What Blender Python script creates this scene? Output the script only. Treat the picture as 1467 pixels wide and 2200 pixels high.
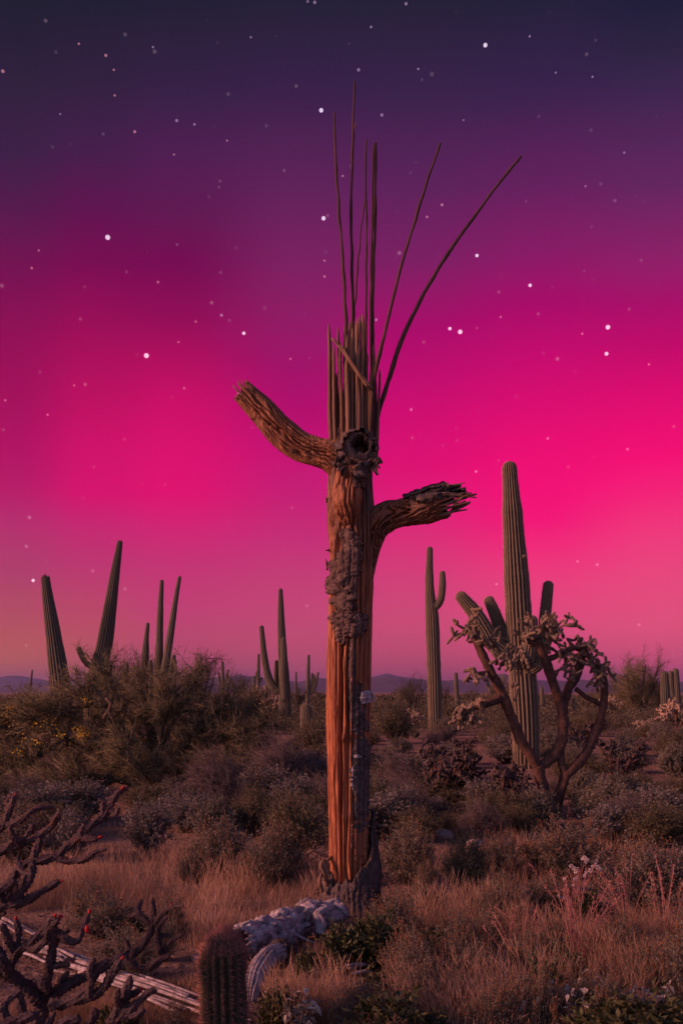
import bpy, math, random
import numpy as np
from mathutils import Vector

R = math.radians
for o in list(bpy.data.objects):
    bpy.data.objects.remove(o)
SC = bpy.context.scene
COL = SC.collection

# ------------------------------------------------------------------ camera
F, CX, HY, CAMH = 2139.0, 733.5, 1487.0, 1.70      # focal length in photo pixels, centre column, horizon row, eye height
cam_d = bpy.data.cameras.new('camera')
cam = bpy.data.objects.new('camera', cam_d)
COL.objects.link(cam)
cam.location = (0, 0, CAMH)
cam.rotation_euler = (R(90), 0, 0)
cam_d.sensor_width = 36.0
cam_d.lens = 36.0 * F / 2200.0
cam_d.shift_y = (HY - 1100.0) / 2200.0
cam_d.clip_start = 0.05
cam_d.clip_end = 120000
SC.camera = cam

# ------------------------------------------------------------------ sky
SUN_DIR = Vector((-0.92, -0.29, 0.36)).normalized()   # towards the sun
sun_el = math.asin(SUN_DIR.z)
sun_rot = math.atan2(SUN_DIR.x, SUN_DIR.y)


def lin(c):
    c = c / 255.0
    return c / 12.92 if c <= 0.04045 else ((c + 0.055) / 1.055) ** 2.4


def S(r, g, b):
    return (lin(r), lin(g), lin(b), 1.0)


world = bpy.data.worlds.new('World')
SC.world = world
world.use_nodes = True
wt = world.node_tree
wt.nodes.clear()


def wn(kind, **kw):
    n = wt.nodes.new(kind)
    for k, v in kw.items():
        setattr(n, k, v)
    return n


def wmath(op, a, b=None, clamp=False):
    n = wn('ShaderNodeMath', operation=op, use_clamp=clamp)
    for i, v in enumerate((a, b)):
        if v is None:
            continue
        if isinstance(v, (int, float)):
            n.inputs[i].default_value = v
        else:
            wt.links.new(v, n.inputs[i])
    return n.outputs[0]


def wmix(fac, a, b, blend='MIX'):
    n = wn('ShaderNodeMix', data_type='RGBA', blend_type=blend)
    for i, v in ((0, fac), (6, a), (7, b)):
        if isinstance(v, (int, float)):
            n.inputs[i].default_value = v
        elif isinstance(v, tuple):
            n.inputs[i].default_value = v
        else:
            wt.links.new(v, n.inputs[i])
    return n.outputs[2]


def wsmooth(v, a, b):
    n = wn('ShaderNodeMapRange', interpolation_type='SMOOTHSTEP')
    wt.links.new(v, n.inputs[0])
    n.inputs[1].default_value = a
    n.inputs[2].default_value = b
    return n.outputs[0]


tc = wn('ShaderNodeTexCoord')
sep = wn('ShaderNodeSeparateXYZ')
wt.links.new(tc.outputs['Generated'], sep.inputs[0])
dx, dy, dz = sep.outputs
el = wmath('ARCSINE', dz)
az = wmath('ARCTAN2', dx, dy)
# soft, wide unevenness of the aurora curtain
nz = wn('ShaderNodeTexNoise')
nz.inputs['Scale'].default_value = 3.0
nz.inputs['Detail'].default_value = 2.0
wt.links.new(tc.outputs['Generated'], nz.inputs['Vector'])
wob = wmath('MULTIPLY', wmath('SUBTRACT', nz.outputs['Fac'], 0.5), 0.008)
EL_MAX = R(50)
elf = wmath('DIVIDE', wmath('ADD', el, wob), EL_MAX, clamp=True)

# aurora colours against height, for six compass directions (photo column, [(photo row, sRGB)])
AUR = [
    (30, [(0, 24, 28, 45), (100, 34, 28, 52), (200, 45, 30, 60), (330, 58, 28, 68), (450, 85, 20, 75), (600, 118, 5, 80), (740, 143, 0, 85),
          (850, 158, 0, 90), (960, 172, 0, 98), (1050, 180, 18, 105), (1120, 178, 42, 110), (1220, 170, 60, 108), (1320, 172, 80, 96), (1420, 182, 102, 82)]),
    (200, [(0, 24, 27, 46), (200, 48, 29, 62), (330, 68, 26, 74), (450, 95, 12, 78), (560, 118, 0, 80), (680, 145, 0, 85), (760, 165, 0, 90),
           (860, 185, 0, 97), (960, 205, 0, 106), (1060, 212, 0, 111), (1120, 198, 30, 113), (1210, 186, 50, 114), (1310, 182, 72, 104), (1430, 180, 96, 88)]),
    (380, [(0, 26, 28, 48), (200, 52, 30, 68), (330, 78, 27, 80), (450, 95, 20, 80), (560, 115, 0, 80), (680, 140, 0, 85), (760, 168, 0, 92),
           (860, 198, 0, 102), (960, 215, 0, 110), (1060, 222, 0, 114), (1120, 212, 24, 116), (1210, 195, 47, 118), (1310, 188, 64, 117), (1430, 174, 82, 106)]),
    (650, [(0, 30, 30, 52), (200, 55, 30, 72), (400, 95, 32, 88), (550, 120, 30, 96), (680, 138, 24, 100), (780, 153, 10, 104),
           (880, 173, 0, 108), (980, 193, 6, 115), (1080, 195, 26, 118), (1160, 195, 43, 120), (1250, 194, 62, 120), (1350, 189, 78, 118), (1440, 180, 85, 112)]),
    (880, [(0, 30, 30, 52), (200, 55, 32, 72), (400, 92, 32, 90), (560, 122, 28, 98), (700, 162, 2, 105), (800, 186, 0, 110), (900, 206, 0, 112),
           (1000, 219, 2, 115), (1080, 222, 20, 120), (1150, 218, 42, 122), (1250, 211, 65, 124), (1350, 199, 80, 121), (1440, 182, 83, 112)]),
    (1160, [(0, 30, 30, 55), (200, 55, 32, 75), (400, 100, 30, 92), (550, 138, 22, 102), (650, 164, 2, 105), (750, 190, 0, 110), (850, 212, 0, 112),
            (950, 232, 0, 115), (1050, 246, 0, 120), (1120, 249, 12, 121), (1180, 245, 40, 125), (1250, 237, 63, 128), (1350, 220, 82, 130), (1440, 197, 85, 122)]),
    (1437, [(0, 25, 28, 55), (100, 40, 34, 62), (200, 60, 36, 78), (400, 100, 36, 95), (560, 143, 28, 104), (650, 166, 6, 105), (740, 190, 0, 106),
            (850, 220, 0, 112), (980, 245, 2, 118), (1060, 245, 30, 122), (1150, 242, 58, 128), (1250, 235, 75, 130), (1350, 225, 88, 132), (1440, 206, 92, 130)]),
]
cols, azs = [], []
for px, stops in AUR:
    a = math.atan((px - CX) / F)
    azs.append(a)
    rp = wn('ShaderNodeValToRGB')
    cr = rp.color_ramp
    pts = []
    for py, r, g, b in stops:
        e = math.atan((HY - py) / F * math.cos(a))
        up_ = float(np.interp(py, (500, 700, 1050, 1120, 1250, 1350, 1440), (0, 8, 10, 10, 14, 24, 34)))   # the low sky shines through the haze
        pts.append((max(0.0, e / EL_MAX), S(min(255, r + up_), g, b)))
    pts.append((1.0, S(20, 25, 42)))
    pts.sort(key=lambda q: q[0])
    while len(cr.elements) < len(pts):
        cr.elements.new(0.5)
    for e, (p, c) in zip(cr.elements, pts):
        e.position = p
    for e, (p, c) in zip(cr.elements, pts):
        e.color = c
    wt.links.new(elf, rp.inputs[0])
    cols.append(rp.outputs[0])
aur = cols[0]
for i in range(1, len(cols)):
    f = wsmooth(az, azs[i - 1], azs[i])
    aur = wmix(f, aur, cols[i])
# faint stars scattered over the whole sky (the bright ones are built as objects)
vor = wn('ShaderNodeTexVoronoi', feature='F1')
vor.inputs['Scale'].default_value = 34.0
wt.links.new(tc.outputs['Generated'], vor.inputs['Vector'])
sw = wn('ShaderNodeSeparateColor')
wt.links.new(vor.outputs['Color'], sw.inputs[0])
spot = wsmooth(vor.outputs['Distance'], 0.085, 0.03)
keep = wsmooth(sw.outputs[0], 0.35, 0.95)
star = wmath('MULTIPLY', wmath('MULTIPLY', spot, keep), 0.17)
vo2 = wn('ShaderNodeTexVoronoi', feature='F1')
vo2.inputs['Scale'].default_value = 62.0
wt.links.new(tc.outputs['Generated'], vo2.inputs['Vector'])
sw2 = wn('ShaderNodeSeparateColor')
wt.links.new(vo2.outputs['Color'], sw2.inputs[0])
star2 = wmath('MULTIPLY', wmath('MULTIPLY', wsmooth(vo2.outputs['Distance'], 0.12, 0.05), wsmooth(sw2.outputs[1], 0.45, 0.95)), 0.09)
star = wmath('ADD', star, star2)
aur = wmix(1.0, aur, wmix(star, (0, 0, 0, 1), (0.9, 0.55, 0.75, 1)), 'ADD')
# the dusk sky behind the photographer, still lit by the sun that has just gone low on the left
sky = wn('ShaderNodeTexSky', sky_type='NISHITA')
sky.sun_disc = False
sky.sun_elevation = sun_el * 0.5
sky.sun_rotation = sun_rot
sky.altitude = 700
sky.dust_density = 1.5
dusk = wmix(1.0, sky.outputs[0], (0.15, 0.105, 0.165, 1), 'MULTIPLY')
side = wsmooth(dy, 0.55, -0.45)
final = wmix(side, aur, dusk)
bg = wn('ShaderNodeBackground')
wt.links.new(final, bg.inputs[0])
bg.inputs[1].default_value = 1.0
wo = wn('ShaderNodeOutputWorld')
wt.links.new(bg.outputs[0], wo.inputs[0])

# ------------------------------------------------------------------ sun and exposure
sd = bpy.data.lights.new('sun', 'SUN')
sd.energy = 4.4
sd.angle = R(9)
sd.color = (1.0, 0.375, 0.27)
sun = bpy.data.objects.new('sun', sd)
COL.objects.link(sun)
sun.rotation_euler = (-SUN_DIR).to_track_quat('-Z', 'Y').to_euler()
sun.location = (-20, -8, 12)

SC.view_settings.view_transform = 'Standard'
SC.view_settings.look = 'None'
SC.view_settings.exposure = 0.0
SC.view_settings.gamma = 1.0
SC.cycles.use_denoising = True
SC.cycles.max_bounces = 6
SC.cycles.diffuse_bounces = 3
SC.cycles.transmission_bounces = 3
SC.cycles.transparent_max_bounces = 8
SC.cycles.volume_bounces = 0
SC.cycles.sample_clamp_indirect = 4.0

# ------------------------------------------------------------------ helpers: noise
rng = np.random.default_rng(7)


def _hash(i, j, k, seed):
    h = (i.astype(np.int64) * 374761393 + j.astype(np.int64) * 668265263 + k.astype(np.int64) * 2147483647 + seed * 974711) & 0xFFFFFFFF
    h = ((h ^ (h >> 13)) * 1274126177) & 0xFFFFFFFF
    h = ((h ^ (h >> 16)) * 2246822519) & 0xFFFFFFFF
    return ((h ^ (h >> 15)) & 0xFFFF) / 32767.5 - 1.0


def vnoise(x, y, z=0.0, seed=0):
    x, y, z = np.broadcast_arrays(np.asarray(x, float), np.asarray(y, float), np.asarray(z, float))
    i, j, k = np.floor(x), np.floor(y), np.floor(z)
    f, g, h = x - i, y - j, z - k
    f = f * f * (3 - 2 * f); g = g * g * (3 - 2 * g); h = h * h * (3 - 2 * h)
    out = 0
    for a in (0, 1):
        wa = f if a else 1 - f
        for b in (0, 1):
            wb = g if b else 1 - g
            for c in (0, 1):
                wc = h if c else 1 - h
                out = out + wa * wb * wc * _hash(i + a, j + b, k + c, seed)
    return out


def fbm(x, y, z=0.0, octs=4, seed=0, gain=0.5):
    s, a, n = 0, 1.0, 0.0
    for o in range(octs):
        m = 2.03 ** o
        s = s + a * vnoise(np.asarray(x) * m, np.asarray(y) * m, np.asarray(z) * m, seed + o * 17)
        n += a
        a *= gain
    return s / n


def sstep(v, a, b):
    t = np.clip((v - a) / (b - a), 0, 1)
    return t * t * (3 - 2 * t)


# ------------------------------------------------------------------ helpers: mesh building
class MB:
    """collects vertices, quads, triangles and a per-vertex tint"""
    def __init__(self):
        self.V, self.Q, self.T, self.A, self.n = [], [], [], [], 0

    def add(self, V, Q=None, T=None, tint=0.5):
        V = np.asarray(V, float).reshape(-1, 3)
        if Q is not None and len(Q):
            self.Q.append(np.asarray(Q, np.int64).reshape(-1, 4) + self.n)
        if T is not None and len(T):
            self.T.append(np.asarray(T, np.int64).reshape(-1, 3) + self.n)
        self.V.append(V)
        self.A.append(np.broadcast_to(np.asarray(tint, float).reshape(-1), (len(V),)) if np.ndim(tint) == 0 or np.size(tint) == 1
                      else np.asarray(tint, float).reshape(-1))
        self.n += len(V)
        return self

    def mesh(self, name, smooth=True):
        V = np.concatenate(self.V)
        Q = np.concatenate(self.Q) if self.Q else np.zeros((0, 4), np.int64)
        T = np.concatenate(self.T) if self.T else np.zeros((0, 3), np.int64)
        me = bpy.data.meshes.new(name)
        me.vertices.add(len(V))
        me.vertices.foreach_set('co', V.astype(np.float32).ravel())
        loops = np.concatenate([Q.ravel(), T.ravel()]).astype(np.int32)
        me.loops.add(len(loops))
        me.loops.foreach_set('vertex_index', loops)
        nf = len(Q) + len(T)
        me.polygons.add(nf)
        st = np.concatenate([np.arange(len(Q)) * 4, len(Q) * 4 + np.arange(len(T)) * 3]).astype(np.int32)
        me.polygons.foreach_set('loop_start', st)
        me.polygons.foreach_set('use_smooth', np.full(nf, bool(smooth)))
        at_ = me.attributes.new('tint', 'FLOAT', 'POINT')
        at_.data.foreach_set('value', np.concatenate(self.A).astype(np.float32))
        me.update(calc_edges=True)
        me.validate()
        return me


def obj(name, mesh, mat=None, parent=None, loc=(0, 0, 0), rotz=0.0, scale=None, kind=None):
    if isinstance(mesh, MB):
        mesh = mesh.mesh(name)
    if mat is not None and not mesh.materials:
        mesh.materials.append(mat)
    o = bpy.data.objects.new(name, mesh)
    COL.objects.link(o)
    o.parent = parent
    o.location = loc
    o.rotation_euler = (0, 0, rotz)
    if scale is not None:
        o.scale = scale if np.ndim(scale) else (scale,) * 3
    if kind:
        o['kind'] = kind
    return o


def thing(name, label, cat, loc=(0, 0, 0), rotz=0.0, group=None, scale=None):
    o = bpy.data.objects.new(name, None)
    COL.objects.link(o)
    o.empty_display_size = 0.1
    o.location = loc
    o.rotation_euler = (0, 0, rotz)
    if scale is not None:
        o.scale = scale if np.ndim(scale) else (scale,) * 3
    return tag(o, label, cat, group)


def tag(o, label, cat, group=None):
    o['label'] = label
    o['category'] = cat
    if group:
        o['group'] = group
    return o


def copy_thing(src, label, loc, rotz=0.0, scale=1.0, group=None):
    r = src.copy()
    COL.objects.link(r)
    r.location = loc
    r.rotation_euler = (0, 0, rotz)
    r.scale = scale if np.ndim(scale) else (scale,) * 3
    r['label'] = label
    if group:
        r['group'] = group
    for ch in [c for c in src.children]:
        c = ch.copy()
        COL.objects.link(c)
        c.parent = r
        for g in [q for q in ch.children]:
            d = g.copy()
            COL.objects.link(d)
            d.parent = c
    return r


def at(px, py, D):
    return np.array([(px - CX) / F * D, D, CAMH + (HY - py) / F * D])


def gz(x, y):
    """ground height"""
    x = np.asarray(x, float); y = np.asarray(y, float)
    d = np.sqrt(x * x + y * y)
    h = 0.05 * fbm(x * 0.35, y * 0.35, 0, 3, 3) * np.clip(d / 3, 0, 1)
    h = h + 0.25 * vnoise(x * 0.03, y * 0.03, 0, 5) * sstep(d, 20, 90)
    return h * (1 - sstep(d, 3000, 6000))


def ground(px, py):
    D = CAMH * F / (py - HY)
    x = (px - CX) / F * D
    return np.array([x, D, float(gz(x, D))])


def smooth_path(pts, n):
    """Catmull-Rom through the rows of pts (any number of columns), n samples"""
    P = np.asarray(pts, float)
    if len(P) == 2:
        t = np.linspace(0, 1, n)[:, None]
        return P[0] * (1 - t) + P[1] * t
    Q = np.vstack([2 * P[0] - P[1], P, 2 * P[-1] - P[-2]])
    seg = np.linalg.norm(np.diff(P[:, :3], axis=0), axis=1) + 1e-9
    cum = np.concatenate([[0], np.cumsum(seg)])
    s = np.linspace(0, cum[-1], n)
    i = np.clip(np.searchsorted(cum, s, side='right') - 1, 0, len(P) - 2)
    t = ((s - cum[i]) / seg[i])[:, None]
    a, b, c, d = Q[i], Q[i + 1], Q[i + 2], Q[i + 3]
    return 0.5 * (2 * b + (c - a) * t + (2 * a - 5 * b + 4 * c - d) * t ** 2 + (3 * b - a - 3 * c + d) * t ** 3)


def frames(P):
    """tangent, normal, binormal along a path; the first normal points to +x where it can"""
    T = np.gradient(P, axis=0)
    T /= np.linalg.norm(T, axis=1)[:, None] + 1e-12
    N = np.zeros_like(P)
    ref = np.array([1.0, 0, 0]) if abs(T[0][0]) < 0.9 else np.array([0, 0, 1.0])
    n = ref - T[0] * ref.dot(T[0])
    N[0] = n / np.linalg.norm(n)
    for i in range(1, len(P)):
        n = N[i - 1] - T[i] * N[i - 1].dot(T[i])
        N[i] = n / (np.linalg.norm(n) + 1e-12)
    return T, N, np.cross(T, N)


def tube_grid(P, rad, ns, rfun=None):
    """rings (n, ns, 3); rfun(theta, s, rad) gives the displaced radius"""
    P = np.asarray(P, float)
    rad = np.asarray(rad, float)
    T, N, B = frames(P)
    th = np.linspace(0, 2 * np.pi, ns, endpoint=False)[None, :]
    s = np.concatenate([[0], np.cumsum(np.linalg.norm(np.diff(P, axis=0), axis=1))])[:, None]
    rr = np.broadcast_to(rad[:, None], (len(P), ns))
    if rfun is not None:
        rr = rfun(th + 0 * s, s + 0 * th, rr)
    dirs = N[:, None, :] * np.cos(th)[..., None] + B[:, None, :] * np.sin(th)[..., None]
    return P[:, None, :] + dirs * rr[..., None], dirs


def grid_faces(n, m, wrap=True):
    i = np.arange(n - 1)[:, None]
    j = np.arange(m if wrap else m - 1)[None, :]
    j2 = (j + 1) % m
    return np.stack([i * m + j, i * m + j2, (i + 1) * m + j2, (i + 1) * m + j], -1).reshape(-1, 4)


def add_tube(mb, P, rad, ns=8, rfun=None, tint=0.5, caps=(True, True)):
    V, _ = tube_grid(P, rad, ns, rfun)
    n = len(V)
    VV = V.reshape(-1, 3)
    T = []
    extra = []
    k = n * ns
    if caps[0]:
        extra.append(V[0].mean(0)); c = k; k += 1
        T += [(c, (j + 1) % ns, j) for j in range(ns)]
    if caps[1]:
        extra.append(V[-1].mean(0)); c = k; k += 1
        T += [(c, (n - 1) * ns + j, (n - 1) * ns + (j + 1) % ns) for j in range(ns)]
    if extra:
        VV = np.vstack([VV, np.array(extra)])
    if np.ndim(tint) > 0:
        tint = np.concatenate([np.asarray(tint).reshape(-1), np.full(len(extra), np.mean(tint))])
    mb.add(VV, grid_faces(n, ns), T, tint)
    return V


def perp(d):
    """two unit vectors across each row of d"""
    r = np.where(np.abs(d[:, 2:3]) < 0.9, np.array([[0, 0, 1.0]]), np.array([[1.0, 0, 0]]))
    a = np.cross(d, r)
    a /= np.linalg.norm(a, axis=1)[:, None] + 1e-12
    return a, np.cross(d, a)


def unit(v):
    return v / (np.linalg.norm(v, axis=-1, keepdims=True) + 1e-12)


def add_spikes(mb, P, D, L, r, tint=0.5):
    """three-sided needles from P along unit D"""
    n = len(P)
    if n == 0:
        return
    a, b = perp(D)
    L = np.broadcast_to(np.asarray(L, float), (n,))[:, None]
    r = np.broadcast_to(np.asarray(r, float), (n,))[:, None]
    V = np.stack([P + a * r, P - a * r * 0.5 + b * r * 0.87, P - a * r * 0.5 - b * r * 0.87, P + D * L], 1)
    k = np.arange(n)[:, None] * 4
    T = np.concatenate([k + np.array([[0, 1, 3]]), k + np.array([[1, 2, 3]]), k + np.array([[2, 0, 3]])])
    t = np.repeat(np.broadcast_to(np.asarray(tint, float), (n,)), 4)
    mb.add(V, None, T, t)


def add_prisms(mb, P0, P1, r0, r1, tint=0.5, ns=3):
    n = len(P0)
    if n == 0:
        return
    d = unit(P1 - P0)
    a, b = perp(d)
    r0 = np.broadcast_to(np.asarray(r0, float), (n,))[:, None]
    r1 = np.broadcast_to(np.asarray(r1, float), (n,))[:, None]
    rings = []
    for P, r in ((P0, r0), (P1, r1)):
        for j in range(ns):
            t = 2 * math.pi * j / ns
            rings.append(P + (a * math.cos(t) + b * math.sin(t)) * r)
    V = np.stack(rings, 1)
    k = np.arange(n)[:, None] * (2 * ns)
    Q = np.concatenate([k + np.array([[j, (j + 1) % ns, ns + (j + 1) % ns, ns + j]]) for j in range(ns)])
    t = np.repeat(np.broadcast_to(np.asarray(tint, float), (n,)), 2 * ns)
    mb.add(V, Q, None, t)


def add_leaves(mb, P, D, L, W, g, tint=0.5, bend=0.2):
    """diamond leaves, bent along the middle"""
    n = len(P)
    if n == 0:
        return
    a, b = perp(D)
    ph = g.uniform(0, 2 * np.pi, n)[:, None]
    side = a * np.cos(ph) + b * np.sin(ph)
    nor = np.cross(D, side)
    L = np.broadcast_to(np.asarray(L, float), (n,))[:, None]
    W = np.broadcast_to(np.asarray(W, float), (n,))[:, None]
    V = np.stack([P, P + D * L * 0.45 + side * W * 0.5 + nor * L * bend * 0.5, P + D * L - nor * L * bend * 0.3,
                  P + D * L * 0.45 - side * W * 0.5 + nor * L * bend * 0.5], 1)
    k = np.arange(n)[:, None] * 4
    Q = k + np.array([[0, 1, 2, 3]])
    t = np.repeat(np.broadcast_to(np.asarray(tint, float), (n,)), 4)
    mb.add(V, Q, None, t)


def rdir(g, n, up=0.0):
    v = g.normal(size=(n, 3))
    v[:, 2] += up
    return unit(v)


def vnormals(V):
    """normals of a wrapped grid (n, m, 3)"""
    du = np.gradient(V, axis=0)
    dv = np.roll(V, -1, 1) - np.roll(V, 1, 1)
    return unit(np.cross(dv, du))


def add_crust(mb, V, mask, thick, rough, g_seed, tint=0.5, freq=25.0, wrap=True):
    """a rough shell standing proud of grid V where mask > 0, dipping under it at its ragged edge"""
    n, m = V.shape[:2]
    N = vnormals(V) if wrap else unit(np.cross(np.gradient(V, axis=1), np.gradient(V, axis=0)))
    k = sstep(mask, -0.02, 0.10)
    nz_ = fbm(V[..., 0] * freq, V[..., 1] * freq, V[..., 2] * freq * 1.6, 4, g_seed, 0.6) + 0.6 * fbm(V[..., 0] * freq * 0.3, V[..., 1] * freq * 0.3, V[..., 2] * freq * 0.5, 2, g_seed + 1)
    cell = vnoise(V[..., 0] * freq * 2.7, V[..., 1] * freq * 2.7, V[..., 2] * freq * 2.7, g_seed + 5)
    off = -0.012 * (1 - k) + k * (thick + rough * nz_ + rough * 0.3 * cell)
    W = V + N * off[..., None]
    Fq = grid_faces(n, m, wrap)
    kk = k.reshape(-1)
    Fq = Fq[(kk[Fq].max(1) > 0.001)]
    used = np.unique(Fq)
    remap = np.full(n * m, -1)
    remap[used] = np.arange(len(used))
    tt = np.clip(tint + 0.4 * fbm(V[..., 0] * 14, V[..., 1] * 14, V[..., 2] * 14, 3, g_seed + 9), 0, 1).reshape(-1)
    mb.add(W.reshape(-1, 3)[used], remap[Fq], None, tt[used])


# ------------------------------------------------------------------ materials
MATS = {}


def mat(name, c1, c2, scale=6.0, rough=0.85, bump=0.0, bscale=60.0, stretch=None, trans=0.0, dist=0.02, spec=0.2, tintmix=None, detail=5.0, c3=None):
    """procedural: noise mixes c1 and c2, the 'tint' attribute goes towards c3 / varies the brightness"""
    m = bpy.data.materials.new(name)
    m.use_nodes = True
    t = m.node_tree
    N, Lk = t.nodes, t.links
    p = N['Principled BSDF']
    tcn = N.new('ShaderNodeTexCoord')
    mp = N.new('ShaderNodeMapping')
    if stretch:
        mp.inputs['Scale'].default_value = stretch
    Lk.new(tcn.outputs['Object'], mp.inputs[0])
    nz_ = N.new('ShaderNodeTexNoise')
    nz_.inputs['Scale'].default_value = scale
    nz_.inputs['Detail'].default_value = detail
    nz_.inputs['Roughness'].default_value = 0.6
    Lk.new(mp.outputs[0], nz_.inputs['Vector'])
    rp = N.new('ShaderNodeValToRGB')
    rp.color_ramp.elements[0].position = 0.32
    rp.color_ramp.elements[1].position = 0.68
    rp.color_ramp.elements[0].color = (*c1, 1)
    rp.color_ramp.elements[1].color = (*c2, 1)
    Lk.new(nz_.outputs['Fac'], rp.inputs[0])
    colr = rp.outputs[0]
    a = N.new('ShaderNodeAttribute')
    a.attribute_name = 'tint'
    if c3 is not None:
        mx = N.new('ShaderNodeMix')
        mx.data_type = 'RGBA'
        Lk.new(a.outputs['Fac'], mx.inputs[0])
        Lk.new(colr, mx.inputs[6])
        mx.inputs[7].default_value = (*c3, 1)
        colr = mx.outputs[2]
    else:
        mr = N.new('ShaderNodeMapRange')
        mr.inputs[3].default_value = 0.55
        mr.inputs[4].default_value = 1.45
        Lk.new(a.outputs['Fac'], mr.inputs[0])
        mx = N.new('ShaderNodeMix')
        mx.data_type = 'RGBA'
        mx.blend_type = 'MULTIPLY'
        mx.inputs[0].default_value = 1.0
        Lk.new(colr, mx.inputs[6])
        Lk.new(mr.outputs[0], mx.inputs[7])
        colr = mx.outputs[2]
    Lk.new(colr, p.inputs['Base Color'])
    p.inputs['Roughness'].default_value = rough
    p.inputs['Specular IOR Level'].default_value = spec
    if bump > 0:
        bn = N.new('ShaderNodeTexNoise')
        bn.inputs['Scale'].default_value = bscale
        bn.inputs['Detail'].default_value = 6.0
        Lk.new(mp.outputs[0], bn.inputs['Vector'])
        bp = N.new('ShaderNodeBump')
        bp.inputs['Strength'].default_value = bump
        bp.inputs['Distance'].default_value = dist
        Lk.new(bn.outputs['Fac'], bp.inputs['Height'])
        Lk.new(bp.outputs[0], p.inputs['Normal'])
    if trans > 0:
        tr = N.new('ShaderNodeBsdfTranslucent')
        Lk.new(colr, tr.inputs[0])
        mxs = N.new('ShaderNodeMixShader')
        mxs.inputs[0].default_value = trans
        Lk.new(p.outputs[0], mxs.inputs[1])
        Lk.new(tr.outputs[0], mxs.inputs[2])
        Lk.new(mxs.outputs[0], N['Material Output'].inputs[0])
    MATS[name] = m
    return m


M_soil = mat('desert_soil', (0.16, 0.10, 0.075), (0.27, 0.18, 0.13), 1.3, 0.95, 0.6, 18.0, dist=0.05)
M_rock = mat('mountain_rock', (0.05, 0.045, 0.045), (0.09, 0.08, 0.075), 0.004, 0.95)
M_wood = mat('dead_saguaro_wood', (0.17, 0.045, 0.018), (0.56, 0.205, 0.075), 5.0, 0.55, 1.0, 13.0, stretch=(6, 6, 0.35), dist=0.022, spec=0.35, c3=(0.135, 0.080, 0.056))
M_rib = mat('dead_rib_wood', (0.15, 0.085, 0.052), (0.27, 0.155, 0.10), 6.0, 0.8, 0.5, 60.0, stretch=(5, 5, 0.5), dist=0.005)
M_darkrib = mat('silhouette_rib', (0.05, 0.030, 0.024), (0.115, 0.065, 0.045), 6.0, 0.85, 0.6, 60.0, stretch=(5, 5, 0.5), dist=0.005)  # darker copy of the rib wood, silhouette shade put into its colour
M_bark = mat('corky_bark', (0.045, 0.030, 0.027), (0.19, 0.125, 0.10), 22.0, 0.95, 0.8, 120.0, dist=0.01)
M_darkbark = mat('dark_basal_bark', (0.05, 0.04, 0.038), (0.16, 0.12, 0.105), 26.0, 0.95, 0.9, 130.0, dist=0.012)
M_bleach = mat('bleached_dead_wood', (0.13, 0.11, 0.108), (0.46, 0.41, 0.40), 14.0, 0.85, 0.7, 70.0, dist=0.01)
M_sag = mat('saguaro_skin', (0.060, 0.058, 0.034), (0.105, 0.092, 0.055), 2.5, 0.7, 0.3, 40.0, c3=(0.30, 0.21, 0.14), dist=0.02)
M_sagd = mat('far_saguaro_skin', (0.06, 0.062, 0.042), (0.095, 0.09, 0.058), 2.0, 0.8, c3=(0.22, 0.16, 0.11))
M_spine = mat('cactus_spine', (0.36, 0.24, 0.17), (0.55, 0.40, 0.28), 9.0, 0.7)
M_darkspine = mat('dull_brown_spine', (0.12, 0.075, 0.06), (0.22, 0.15, 0.115), 9.0, 0.7)
M_redspine = mat('reddish_spine', (0.24, 0.095, 0.075), (0.42, 0.20, 0.15), 9.0, 0.6)
M_barrel = mat('barrel_skin', (0.032, 0.034, 0.022), (0.062, 0.060, 0.035), 10.0, 0.7, 0.3, 60.0, dist=0.01)
M_buck = mat('buckhorn_skin', (0.030, 0.021, 0.024), (0.080, 0.055, 0.055), 18.0, 0.8, 0.4, 80.0, dist=0.006)
M_bud = mat('red_bud', (0.26, 0.010, 0.014), (0.42, 0.03, 0.03), 30.0, 0.5)
M_chtrunk = mat('cholla_trunk_bark', (0.050, 0.028, 0.021), (0.15, 0.078, 0.052), 14.0, 0.9, 0.8, 50.0, dist=0.02)
M_chjoint = mat('cholla_joint', (0.13, 0.095, 0.065), (0.23, 0.165, 0.115), 16.0, 0.9, 0.4, 60.0, dist=0.01)
M_chspine = mat('cholla_spines', (0.34, 0.24, 0.17), (0.52, 0.39, 0.28), 10.0, 0.8, trans=0.2)
M_pvbark = mat('palo_verde_bark', (0.045, 0.042, 0.030), (0.10, 0.085, 0.055), 9.0, 0.9, 0.5, 40.0, dist=0.02)
M_pvtwig = mat('palo_verde_twig', (0.13, 0.118, 0.062), (0.23, 0.195, 0.11), 1.2, 0.85, trans=0.15)
M_yel = mat('yellow_blossom', (0.55, 0.36, 0.03), (0.70, 0.48, 0.06), 9.0, 0.7, trans=0.2)
M_stem = mat('shrub_stem', (0.09, 0.065, 0.05), (0.16, 0.115, 0.09), 8.0, 0.9)
M_mauve = mat('bare_twig', (0.085, 0.066, 0.062), (0.15, 0.12, 0.112), 3.0, 0.9)
M_burs = mat('bursage_leaf', (0.125, 0.118, 0.080), (0.225, 0.205, 0.150), 2.0, 0.6, trans=0.2, spec=0.4)
M_pale = mat('brittlebush_leaf', (0.14, 0.13, 0.11), (0.25, 0.23, 0.20), 2.5, 0.7, trans=0.15)
M_creo = mat('creosote_leaf', (0.095, 0.095, 0.045), (0.185, 0.165, 0.082), 2.0, 0.6, trans=0.2, spec=0.4)
M_green = mat('broad_green_leaf', (0.055, 0.065, 0.025), (0.10, 0.11, 0.045), 5.0, 0.6, trans=0.25, spec=0.4)
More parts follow.
